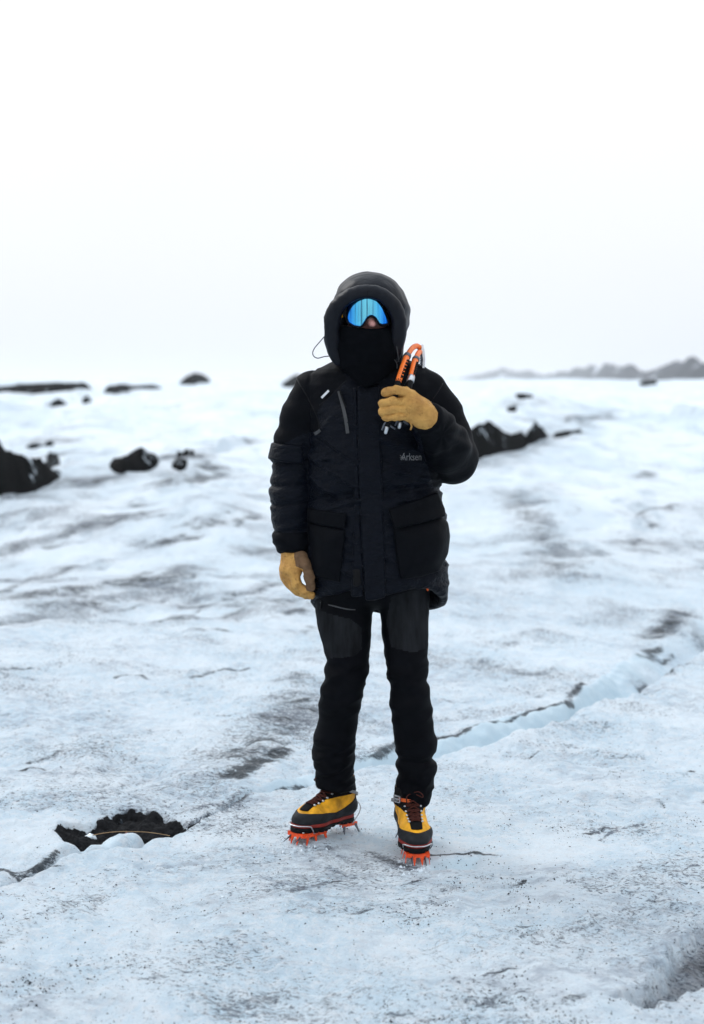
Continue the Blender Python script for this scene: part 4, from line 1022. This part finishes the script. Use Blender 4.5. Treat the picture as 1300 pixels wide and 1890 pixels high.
def hood_d(V):
    x, y, z = V.T; up = sstep(PZ(560), PZ(520), z)
    br = np.min(np.linalg.norm(V[:, None, :] - brp[None], axis=2), 1)
    seamd = np.exp(-((br - .040) / .006) ** 2)
    w = perlin(x * 9 - 2 * z, y * 14, z * 22 + 6 * np.abs(x - P(680, 0, 0)[0]))
    return .0062 * w * sstep(.03, .05, br) + .0022 * perlin(x * 25, y * 25, z * 30) - .006 * seamd * (z > PZ(600))
V, Q = sdf_mesh(hood_f, (-.09, -.24, 1.50), (.23, .18, 1.96), .0036, 2, hood_d)
fcen = V[Q].mean(1); hood = obj('hood', V, Q, M['hood'], person)
def line3(name, pts, r, mat, parent, seg=6, n=8):
    V, F = tube(bez(cpts(pts), n), r, seg); return obj(name, V, F, mat, parent)
line3('brim_stitch', [(678, 531, -.205), (679, 538, -.214), (680, 545, -.212)], .0016, M['black'], hood, 5, 4)
line3('draw_cord', [(606, 613, -.13), (594, 627, -.14), (580, 644, -.145), (578, 655, -.145), (586, 661, -.14), (600, 658, -.13), (615, 657, -.11)], .0016, M['cord'], hood)
line3('draw_cord', [(727, 612, -.168), (731, 630, -.160), (734, 650, -.15), (737, 668, -.135)], .0016, M['zip'], hood)
line3('draw_cord', [(729, 664, -.155), (733, 672, -.15), (733, 680, -.145)], .0016, M['zip'], hood)

# ---- neck gaiter pulled over the mouth
GR = []
for row, a, b, yf_, yb in [(598, 626, 724, -.170, .02), (612, 616, 735, -.190, .02), (635, 612, 741, -.196, .02), (660, 614, 741, -.184, .03), (690, 630, 730, -.168, .03), (722, 640, 720, -.160, .03)]:
    A, B = P(a, row, -.08), P(b, row, -.08); GR.append((A[2], (A[0]+B[0])/2, (yf_+yb)/2, (B[0]-A[0])/2, (yb-yf_)/2))
gpoly = pxpoly([(626, 601), (650, 606), (676, 609), (700, 607), (722, 600), (748, 612), (748, 668), (736, 680), (700, 702), (675, 716), (655, 700), (640, 684), (606, 664), (606, 620)], -.15)
def gaiter_f(X, Y, Z):
    d = loft(X, Y, Z, GR); p = poly2(X, Z, gpoly)
    d = smax(d, np.where(Y < -.03, p, np.maximum(p, Y - .02)), .006)
    return np.maximum(d, Y - .02)
def gaiter_d(V):
    x, y, z = V.T; return .0055 * (1 - 2 * np.abs(perlin(x * 4 + 1, y * 3, z * 15 - x * 6))) + .002 * perlin(x * 10, y * 10, z * 25)
V, Q = sdf_mesh(gaiter_f, (-.10, -.225, 1.45), (.20, .04, 1.80), .0038, 2, gaiter_d); obj('neck_gaiter', V, Q, M['gaiter'], person)

# ---- goggles
LP = [(641, 576), (643, 563), (651, 553), (660, 549), (675, 546.5), (677, 549), (687, 548.5), (697, 554), (706, 566), (713, 582), (717.5, 594), (716, 597), (706, 599), (701, 597), (694, 586), (688, 582.5), (682, 583), (677, 587), (669, 600), (665, 603), (654, 601), (644, 595), (641, 587)]
lpoly = pxpoly(LP, -.18)
gc = P(678, 575, -.196)
def lens_y(X, Z): return gc[1] + (X - gc[0]) ** 2 * 5.8 + (Z - gc[2] + .02) ** 2 * 1.0
def lens_f(X, Y, Z): return smax(np.abs(Y - lens_y(X, Z)) - np.float32(.0022), poly2(X, Z, lpoly), .002)
def frame_f(X, Y, Z): return smax(np.abs(Y - lens_y(X, Z) - np.float32(.011)) - np.float32(.0095), poly2(X, Z, lpoly) - np.float32(.0055), .003)
gg = thing_part = None
V, Q = sdf_mesh(frame_f, (gc[0]-.09, -.22, gc[2]-.07), (gc[0]+.09, -.12, gc[2]+.065), .0024, 1); goggles = obj('goggles', V, Q, M['black'], person)
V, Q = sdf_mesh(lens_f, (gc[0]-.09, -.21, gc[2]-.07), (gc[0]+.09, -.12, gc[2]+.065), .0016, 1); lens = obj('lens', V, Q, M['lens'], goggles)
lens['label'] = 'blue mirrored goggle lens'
for Vs, Fs in ([tube(cpts([(641, 575, -.145), (631, 577, -.10), (622, 577, -.05)]), 0, 4, flat=(.034, .004), upv=(1, .6, 0)), tube(cpts([(716, 586, -.145), (727, 584, -.10), (738, 582, -.05)]), 0, 4, flat=(.034, .004), upv=(1, -.6, 0))]):
    obj('strap', Vs, Fs, M['gaiter'], goggles, smooth=False)
V, F = tube(bez(cpts([(629.5, 571, -.150), (630.5, 578, -.153), (632, 586, -.153)]), 4), .0028, 6); obj('strap_clip', V, F, M['yellow'], goggles)

# ---- chest lettering
fcv = bpy.data.curves.new('chest_lettering', 'FONT'); fcv.body = 'Arksen'; fcv.size = 1.0; fcv.offset = 0.004
to = bpy.data.objects.new('chest_lettering_source', fcv); COL.objects.link(to)
bpy.context.view_layer.update()
tm = to.evaluated_get(bpy.context.evaluated_depsgraph_get()).to_mesh()
tv = np.array([v.co[:] for v in tm.vertices]); tf = [tuple(p.vertices) for p in tm.polygons]
bpy.data.objects.remove(to)
x0, x1 = tv[:, 0].min(), tv[:, 0].max()
tp = [(741 + (a - x0) / (x1 - x0) * 37, 849.5 - b * 19.0) for a, b, _ in tv]
V = trace_y(torso_f, tp, .0030); obj('chest_lettering', V, tf, M['logo'], person, smooth=False)
for Vs, Fs in ([tube(trace_y(torso_f, [(739, 840), (742, 843.5), (746, 849)], .0035), .0009, 4), tube(trace_y(torso_f, [(739.5, 848), (742, 844), (747, 836)], .0035), .0009, 4), tube(trace_y(torso_f, [(738.5, 844), (743, 844.5), (748, 843)], .0035), .0007, 4)]):
    obj('chest_emblem', Vs, Fs, M['logo'], person)

# ---- gloves
def fingers(X, Y, Z, lst, k=.005):
    d = None
    for pts, r in lst:
        q = chain(X, Y, Z, cpts(pts), r, .004); d = q if d is None else smin(d, q, k)
    return d
def glove_hang(X, Y, Z):
    palm = chain(X, Y, Z, cpts([(543, 1008, -.02), (542, 1030, -.025), (538, 1050, -.03)]), [.034, .037, .036], .02)
    palm = smin(palm, chain(X, Y, Z, cpts([(534, 1052, -.055), (533, 1060, .01)]), [.025, .026]), .02)
    palm = smin(palm, chain(X, Y, Z, cpts([(554, 1028, -.06), (545, 1050, -.065)]), [.022, .022]), .02)
    fs = fingers(X, Y, Z, [
        ([(541, 1057, -.072), (549, 1079, -.078), (563, 1092, -.076), (575, 1099, -.068)], [.0165, .0155, .0145, .0125]),
        ([(534, 1060, -.050), (543, 1083, -.055), (557, 1094, -.052), (571, 1100, -.045)], [.0165, .016, .015, .0125]),
        ([(529, 1060, -.022), (537, 1080, -.026), (550, 1091, -.024), (564, 1098, -.018)], [.0165, .016, .0145, .0125]),
        ([(527, 1057, .005), (532, 1074, .003), (542, 1084, .005), (554, 1091, .010)], [.015, .0145, .0135, .0115])])
    th = chain(X, Y, Z, cpts([(556, 1030, -.065), (566, 1046, -.085), (571, 1064, -.092), (574, 1084, -.088)]), [.019, .0165, .0150, .0120], .006)
    return smin(smin(palm, fs, .014), th, .008)
def gl_d(V): 
    x, y, z = V.T; return .0022 * perlin(x * 26, y * 26, z * 26) + .0022 * (1 - 2.4 * np.abs(perlin(x * 34 + 7, y * 30, z * 38)))
V, Q = sdf_mesh(glove_hang, (-.27, -.14, .78), (-.10, .06, 1.03), .0027, 1, gl_d)
gl = obj('glove', V, Q, M['glove'], person); gl['label'] = 'tan leather glove on the hanging hand'
gp = pxpoly([(541, 1008), (572, 1006), (582, 1060), (581, 1092), (566, 1090), (562, 1072), (560, 1050), (546, 1046)], -.09)
def palm_patch(X, Y, Z):
    d = glove_hang(X, Y, Z); return np.maximum(np.maximum(smax(d - .0016, poly2(X, Z, gp), .002), -(d + .003)), Y + .02)
V, Q = sdf_mesh(palm_patch, (-.22, -.14, .80), (-.10, -.01, 1.03), .0024, 1, gl_d); obj('palm_patch', V, Q, M['glove_dark'], gl)
HY = -.285
def glove_fist(X, Y, Z):
    palm = chain(X, Y, Z, cpts([(786, 772, -.262), (778, 762, -.272), (764, 748, HY)]), [.039, .038, .036], .02)
    palm = smin(palm, chain(X, Y, Z, cpts([(756, 731, HY), (755, 764, HY + .005)]), [.021, .021]), .02)
    fs = fingers(X, Y, Z, [
        ([(757, 728, HY - .005), (733, 720, HY - .024), (713, 724, HY - .010), (713, 726, HY + .022)], [.0145, .0140, .0132, .0115]),
        ([(752, 742, HY - .010), (727, 740, HY - .028), (707, 745, HY - .012), (708, 746, HY + .024)], [.0138, .0134, .0128, .0115]),
        ([(750, 755, HY - .010), (726, 755, HY - .026), (706, 760, HY - .010), (708, 760, HY + .024)], [.0128, .0124, .0120, .011]),
        ([(752, 767, HY - .004), (730, 769, HY - .018), (712, 770.5, HY - .006), (713, 771, HY + .022)], [.0118, .0115, .0110, .010])], .0015)
    th = chain(X, Y, Z, cpts([(762, 735, HY + .025), (748, 724, HY + .055), (730, 722, HY + .06)]), [.019, .016, .014], .006)
    cf = chain(X, Y, Z, cpts([(780, 765, -.27), (787, 775, -.255)]), [.0405, .0415], .01)
    return smin(smin(smin(palm, fs, .006), th, .01), cf, .006)
c1, c2 = P(690, 800, -.3), P(815, 700, -.2)
V, Q = sdf_mesh(glove_fist, (c1[0], -.36, c1[2]), (c2[0], -.17, c2[2]), .0025, 1, gl_d)
gr = obj('glove', V, Q, M['glove'], person); gr['label'] = 'tan leather glove closed round the ice axes'
line3('wrist_strap', [(757, 779, -.29), (760, 786, -.285), (758, 793, -.275)], .003, M['glove'], gr, 6, 4)

# ---- boots and crampons, built in the boot's own axes (x to the toe, z up) and set on the ice
def boot(heel, toe, label, inner):
    heel, toe = np.array(heel, float), np.array(toe, float)
    fx_ = (toe - heel) / np.linalg.norm(toe - heel); sy = np.cross([0, 0, 1.0], fx_); sy /= np.linalg.norm(sy); uz = np.cross(fx_, sy)
    W = lambda V: heel + np.asarray(V)[:, :1] * fx_ + np.asarray(V)[:, 1:2] * sy + np.asarray(V)[:, 2:3] * .78 * uz
    S0 = .045
    out = [(.040, 0), (.12, .002), (.205, .0), (.252, -.002)]; orr = [.037, .034, .048, .037]
    def outline(X, Y, k=0.0):
        z = np.zeros_like(X); return chain(X, Y, z, [(a, b, 0) for a, b in out], orr, .03) - np.float32(k)
    def body(X, Y, Z):
        d = chain(X, Y, Z, [(.044, 0, .118), (.12, 0, .110), (.205, 0, .102), (.250, 0, .094)], [.041, .039, .0455, .0365], .03)
        d = smin(d, chain(X, Y, Z, [(.050, 0, .125), (.066, 0, .19), (.070, 0, .245)], [.045, .050, .051], .02), .03)
        d = smin(d, chain(X, Y, Z, [(.088, 0, .185), (.14, 0, .145), (.205, 0, .108)], [.038, .037, .038], .02), .03)
        return smax(d, np.float32(.080) - Z, .008)
    def add(name, f, lo, hi, mat, parent, h=.0026, it=1, disp=None):
        V, Q = sdf_mesh(f, lo, hi, h, it, disp); return obj(name, W(V), Q, mat, parent)
    lo, hi = (-.02, -.07, .03), (.31, .07, .26)
    b = add('boot', body, lo, hi, M['yellow'], person, disp=lambda V: .0008 * perlin(V[:, 0]*40, V[:, 1]*40, V[:, 2]*40))
    b['label'] = label
    rx = [-.03, .0, .04, .09, .14, .19, .24, .30]; rz = [.178, .176, .158, .126, .116, .124, .128, .125]
    def rand(X, Y, Z):
        d = body(X, Y, Z); c = Z - np.interp(X, rx, rz).astype(np.float32)
        return np.maximum(smax(d - .0035, c, .003), -(d + .004))
    add('rubber_rand', rand, lo, hi, M['rubber'], b)
    def tongue(X, Y, Z):
        d = body(X, Y, Z); t = np.minimum(np.maximum(np.abs(Y) - np.float32(.019) - .10 * np.clip(Z - .13, 0, .1), np.float32(.095) - X), np.maximum(np.float32(.186) - Z + .15 * (np.float32(.07) - X), np.float32(.028) - X))
        return np.maximum(np.maximum(smax(d - .003, t, .004), -(d + .004)), np.float32(.135) - Z)
    add('tongue', tongue, lo, hi, M['tongue'], b)
    def mids(X, Y, Z): return smax(outline(X, Y, .001), np.abs(Z - np.float32(.0755)) - np.float32(.0085), .004)
    add('midsole', mids, (-.02, -.07, .05), (.31, .07, .10), M['redsole'], b, .003)
    def sole(X, Y, Z):
        lug = .006 * (np.sin(X * 260) > .2) * (np.abs(Y) > .012)
        arch = .012 * np.exp(-((X - .115) / .03) ** 2)
        return smax(outline(X, Y, .0025), np.maximum(Z - np.float32(.068), np.float32(S0) + (lug + arch).astype(np.float32) - Z), .003)
    add('outsole', sole, (-.02, -.07, .03), (.31, .07, .08), M['black'], b, .003)
    # eyelets and laces
    dn = np.array([-.62, 0, -.78])
    def surf(x, y, z0, off):
        p = trace(body, [np.array([x, y, z0]) - dn * .08], dn)[0]; return p - dn * off
    rows = [(.212, .150), (.196, .158), (.178, .168), (.160, .180), (.138, .195), (.118, .212)]
    Lp = [surf(x, .021 + .0012 * i, z, .004) for i, (x, z) in enumerate(rows)]; Rp = [surf(x, -.021 - .0012 * i, z, .004) for i, (x, z) in enumerate(rows)]
    for p in Lp + Rp:
        V, F = lump(p, .0052, 1, 6, (1.1, 1, .9), .05); obj('eyelet', W(V), F, M['steel'], b)
    for i in range(len(rows)):
        mid = surf(rows[i][0], 0, rows[i][1], .0085); V, F = tube(bez([Lp[i], mid, Rp[i]], 5), .0032, 5); obj('lace', W(V), F, M['lace'], b)
        if i < len(rows) - 1:
            for A, B in ((Lp[i], Rp[i+1]), (Rp[i], Lp[i+1])):
                mid = surf((A[0]+B[0])/2, 0, (rows[i][1] + rows[i+1][1]) / 2, .011); V, F = tube(bez([A, mid, B], 5), .0031, 5); obj('lace', W(V), F, M['lace'], b)
    kp = surf(.108, .0, .22, .014)
    s_ = -inner
    V, F = tube(bez([kp, kp + [.022, .018*s_, .012], kp + [.038, .030*s_, .002], kp + [.026, .028*s_, -.010], kp + [.004, .008*s_, -.002]], 5), .0023, 5); obj('lace_loop', W(V), F, M['lace'], b)
    V, F = tube(bez([kp, kp + [.012, -.02*s_, -.01], kp + [.022, -.022*s_, -.035]], 5), .0022, 5); obj('lace_loop', W(V), F, M['lace'], b)
    # crampon
    fr = []
    for s in (-1, 1):
        fr.append(box((.225, s * .036, .037), (.115, .005, .016))); fr.append(box((.225, s * .030, .044), (.115, .016, .003)))
    for x in (.175, .225, .278): fr.append(box((x, 0, .0435), (.014, .070, .003)))
    fr.append(box((.285, 0, .036), (.004, .066, .014)))
    V, F = join(fr); cr = obj('crampon', W(V), F, M['crampon'], person, smooth=False); cr['label'] = 'orange steel crampon under the ' + label
    hp = []
    for s in (-1, 1): hp.append(box((.040, s * .031, .038), (.078, .005, .014)))
    for x in (.008, .072): hp.append(box((x, 0, .0425), (.014, .064, .004)))
    V, F = join(hp); obj('heel_plate', W(V), F, M['crampon'], cr, smooth=False)
    V, F = box((.122, 0, .0405), (.11, .018, .0025)); obj('linking_bar', W(V), F, M['darksteel'], cr, smooth=False)
    for s in (-1, 1):
        for x, tip, mt in ((.180, (.172, s * .044, -.006), 'crampon'), (.228, (.226, s * .045, -.004), 'crampon'), (.262, (.272, s * .040, -.008), 'crampon'), (.012, (.0, s * .046, -.008), 'darksteel'), (.070, (.076, s * .040, -.006), 'darksteel')):
            V, F = spike((x, s * (.036 if x > .1 else .031), .040), tip, .015 if mt == 'crampon' else .013, .004, (1, 0, 0)); obj('spike', W(V), F, M[mt], cr, smooth=False)
        V, F = spike((.270, s * .020, .040), (.318, s * .023, .008), .016, .004, (0, .3, 1)); obj('front_point', W(V), F, M['darksteel'], cr, smooth=False)
        V, F = spike((.284, s * .012, .036), (.292, s * .013, -.004), .014, .004, (0, 1, 0)); obj('spike', W(V), F, M['crampon'], cr, smooth=False)
    fb = bez([(.235, .040, .040), (.258, .046, .072), (.268, .044, .079), (.2935, .022, .080), (.2975, 0, .080), (.2935, -.022, .080), (.268, -.044, .079), (.258, -.046, .072), (.235, -.040, .040)], 5)
    V, F = tube(fb, .0026, 6); obj('front_bail', W(V), F, M['steel'], cr)
    hb = bez([(.030, .034, .040), (.002, .040, .085), (-.008, .034, .118), (-.004, 0, .140), (-.008, -.034, .118), (.002, -.040, .085), (.030, -.034, .040)], 5)
    V, F = tube(hb, .0022, 6); obj('heel_bail', W(V), F, M['steel'], cr)
    # strap round the ankle: webbing in front, grey behind down to the heel lever
    def shaft(ang, z, off):
        p = np.array([.066, 0, z]); d = np.array([math.cos(ang), math.sin(ang), 0])
        return trace(body, [p + d * .11], -d)[0] + d * off
    s = inner
    front = bez([shaft(s * a, z, .0065) for a, z in ((.75, .215), (.3, .214), (-.2, .212), (-.7, .206), (-1.2, .196), (-1.8, .182), (-2.5, .168))], 4)
    V, F = tube(front, 0, 4, flat=(.014, .003), upv=(0, 0, 1)); 
    def ribbon(c, w, off):
        c = np.asarray(c); cen = np.array([.066, 0]); Vr, Fr = [], []
        for p in c:
            n_ = np.array([p[0]-cen[0], p[1]-cen[1], 0]); n_ /= np.linalg.norm(n_)
            for dz, do in ((-w/2, 0), (w/2, 0), (w/2, off), (-w/2, off)): Vr.append(p + n_ * do + np.array([0, 0, dz]))
        for i in range(len(c)-1):
            for k in range(4): Fr.append((4*i+k, 4*i+(k+1) % 4, 4*i+4+(k+1) % 4, 4*i+4+k))
        Fr += [(3, 2, 1, 0), tuple(4*(len(c)-1)+k for k in range(4))]
        return np.array(Vr), Fr
    V, F = ribbon(front, .014, .0025); obj('ankle_strap', W(V), F, M['strap_orange'], cr, smooth=False)
    back = bez([shaft(s * a, z, .007) for a, z in ((.8, .214), (1.3, .204), (1.8, .190), (2.4, .174), (3.05, .162))], 4)
    V, F = ribbon(back, .013, .0025); obj('heel_strap', W(V), F, M['strap_grey'], cr, smooth=False)
    bp = shaft(s * .82, .216, .012); nd = np.array([math.cos(s*.82), math.sin(s*.82), 0]); td = np.array([-nd[1], nd[0], 0]); RM = np.stack([td, nd, [0, 0, 1]], 1)
    pieces = [box(bp + td * q, (.004, .005, .030), RM) for q in (-.013, .013)] + [box(bp + np.array([0, 0, q]), (.030, .005, .004), RM) for q in (-.013, 0, .013)]
    V, F = join(pieces); obj('buckle', W(V), F, M['steel'], cr, smooth=False)
    hl = bez([(-.004, .0, .165), (-.012, 0, .150), (-.010, 0, .125)], 3); V, F = ribbon(hl, .016, .004); 
    V, F = box((-.012, 0, .145), (.005, .020, .05)); obj('heel_lever', W(V), F, M['black'], cr, smooth=False)
    return b
lh, lt = G(646, 1532), G(549, 1549, .035)
boot((lh[0], lh[1], hz(lh[0], lh[1])), (lt[0], lt[1], hz(lt[0], lt[1]) ), 'yellow and black boot turned out to the left of the photo', 1)
boot((.192, .080, hz(.192, .08)), (.214, -.195, hz(.214, -.195)), 'yellow and black boot pointing at the camera', -1)

# ---- two ice axes held over the shoulder
def ice_axe(path, label, collar_at, grip_rng, band_at=None):
    c = bez(cpts(path), 10); n = len(c)
    L = np.concatenate([[0], np.cumsum(np.linalg.norm(np.diff(c, axis=0), axis=1))]); L /= L[-1]
    at = lambda s: np.array([np.interp(s, L, c[:, k]) for k in range(3)])
    sub = lambda a, b, m=14: np.array([at(s) for s in np.linspace(a, b, m)])
    o = thing('ice_axe', label, 'ice axe', c[0], 'pair of orange ice axes')
    V, F = tube(sub(.06, 1.0, 40), .0088, 10); obj('shaft', V, F, M['orange'], o)
    g0, g1 = grip_rng
    V, F = tube(sub(g0, g1), .0102, 10); gp_ = obj('grip', V, F, M['orange'], o)
    V, F = tube(sub(.05, g0 + .02), .0102, 10); obj('lower_grip', V, F, M['black'], o)
    for i in range(6):
        s0 = g0 + .05 + (g1 - g0 - .07) * i / 6; p = at(s0); d = at(s0 + .02) - at(s0 - .02); d /= np.linalg.norm(d)
        q = p + np.array([.0075, -.0068, 0]); V, F = spike(q - d * .003, q + d * .013 + np.array([-.013, -.003, 0]), .014, .009, (1, 0, .2)); obj('grip_tooth', V, F, M['black'], gp_)
    V, F = tube(sub(collar_at - .018, collar_at + .018, 4), .0125, 12); obj('collar', V, F, M['darksteel'], o)
    if band_at:
        V, F = tube(sub(band_at - .03, band_at + .03, 4), .0122, 12); obj('band', V, F, M['steel'], o)
    d0 = at(.0) - at(.08); d0 /= np.linalg.norm(d0)
    V, F = tube([at(.07), at(.03), at(.0), at(0) + d0 * .004], [.008, .007, .0055, .003], 8); obj('spike', V, F, M['steel'], o)
    V, F = tube(bez([at(.05) + [-.016, 0, -.012], at(.07) + [-.006, -.004, .004], at(.06) + [.012, 0, -.004], at(.05) + [.026, 0, -.008]], 4), .0035, 6); obj('finger_rest', V, F, M['darksteel'], o)
    # head: hammer lug and a toothed pick that drops behind the shoulder
    e_ = at(1.0)
    prof = []
    for i in range(9): prof.append((e_[0] + .008 + .0008 * i * (i < 5), e_[1] + .01 + .012 * i, e_[2] + .010 - .0022 * i * i * .35 - .004 * i))
    top = np.array(prof); bot = top - np.array([0, 0, .020]) + np.array([[0, 0, (.005 if i % 2 else 0) + .0014 * i] for i in range(9)])
    Vp, Fp = [], []
    for side in (-.0025, .0025):
        for a, b in zip(top, bot): Vp += [a + [side, 0, 0], b + [side, 0, 0]]
    m = 18
    for i in range(8):
        a = 2*i; Fp += [(a, a+1, a+3, a+2), (m+a, m+a+2, m+a+3, m+a+1), (a, a+2, m+a+2, m+a), (a+1, m+a+1, m+a+3, a+3)]
    Fp += [(0, m, m+1, 1), (16, 17, m+17, m+16)]
    obj('pick', np.array(Vp), Fp, M['steel'], o, smooth=False)
    hb_ = [e_ + [.006, .004, .010], e_ + [.010, .0, -.010], e_ + [.012, -.003, -.030], e_ + [.010, -.004, -.052]]
    V, F = tube(bez(hb_, 5), 0, 4, flat=(.020, .007), upv=(1, 0, 0)); hd = obj('head', V, F, M['steel'], o, smooth=False)
    for i in range(6):
        p = e_ + [.004, -.004, -.008 - .008 * i]; V, F = spike(p + np.array([.004, 0, 0]), p + np.array([-.008, -.002, -.003]), .007, .005, (0, 0, 1)); obj('tooth', V, F, M['darksteel'], hd, smooth=False)
    return o
ice_axe([(712, 799, -.238), (716, 782, -.240), (725, 752, -.240), (734, 710, -.222), (746, 673, -.170), (753, 655, -.120), (762, 642, -.070), (770, 638.5, -.040), (776, 643, -.025)], 'orange ice axe nearest the face with its curved shaft arching over the shoulder', .70, (.40, .68))
ice_axe([(737, 789, -.228), (741, 770, -.230), (748, 740, -.226), (757, 706, -.205), (764, 676, -.155), (769, 660, -.105), (773, 651, -.060), (776, 650, -.030)], 'orange ice axe with a silver band further from the face, behind the other axe', .73, (.46, .71), .45)
for o in list(bpy.data.objects):
    if '_o' in o: del o['_o']
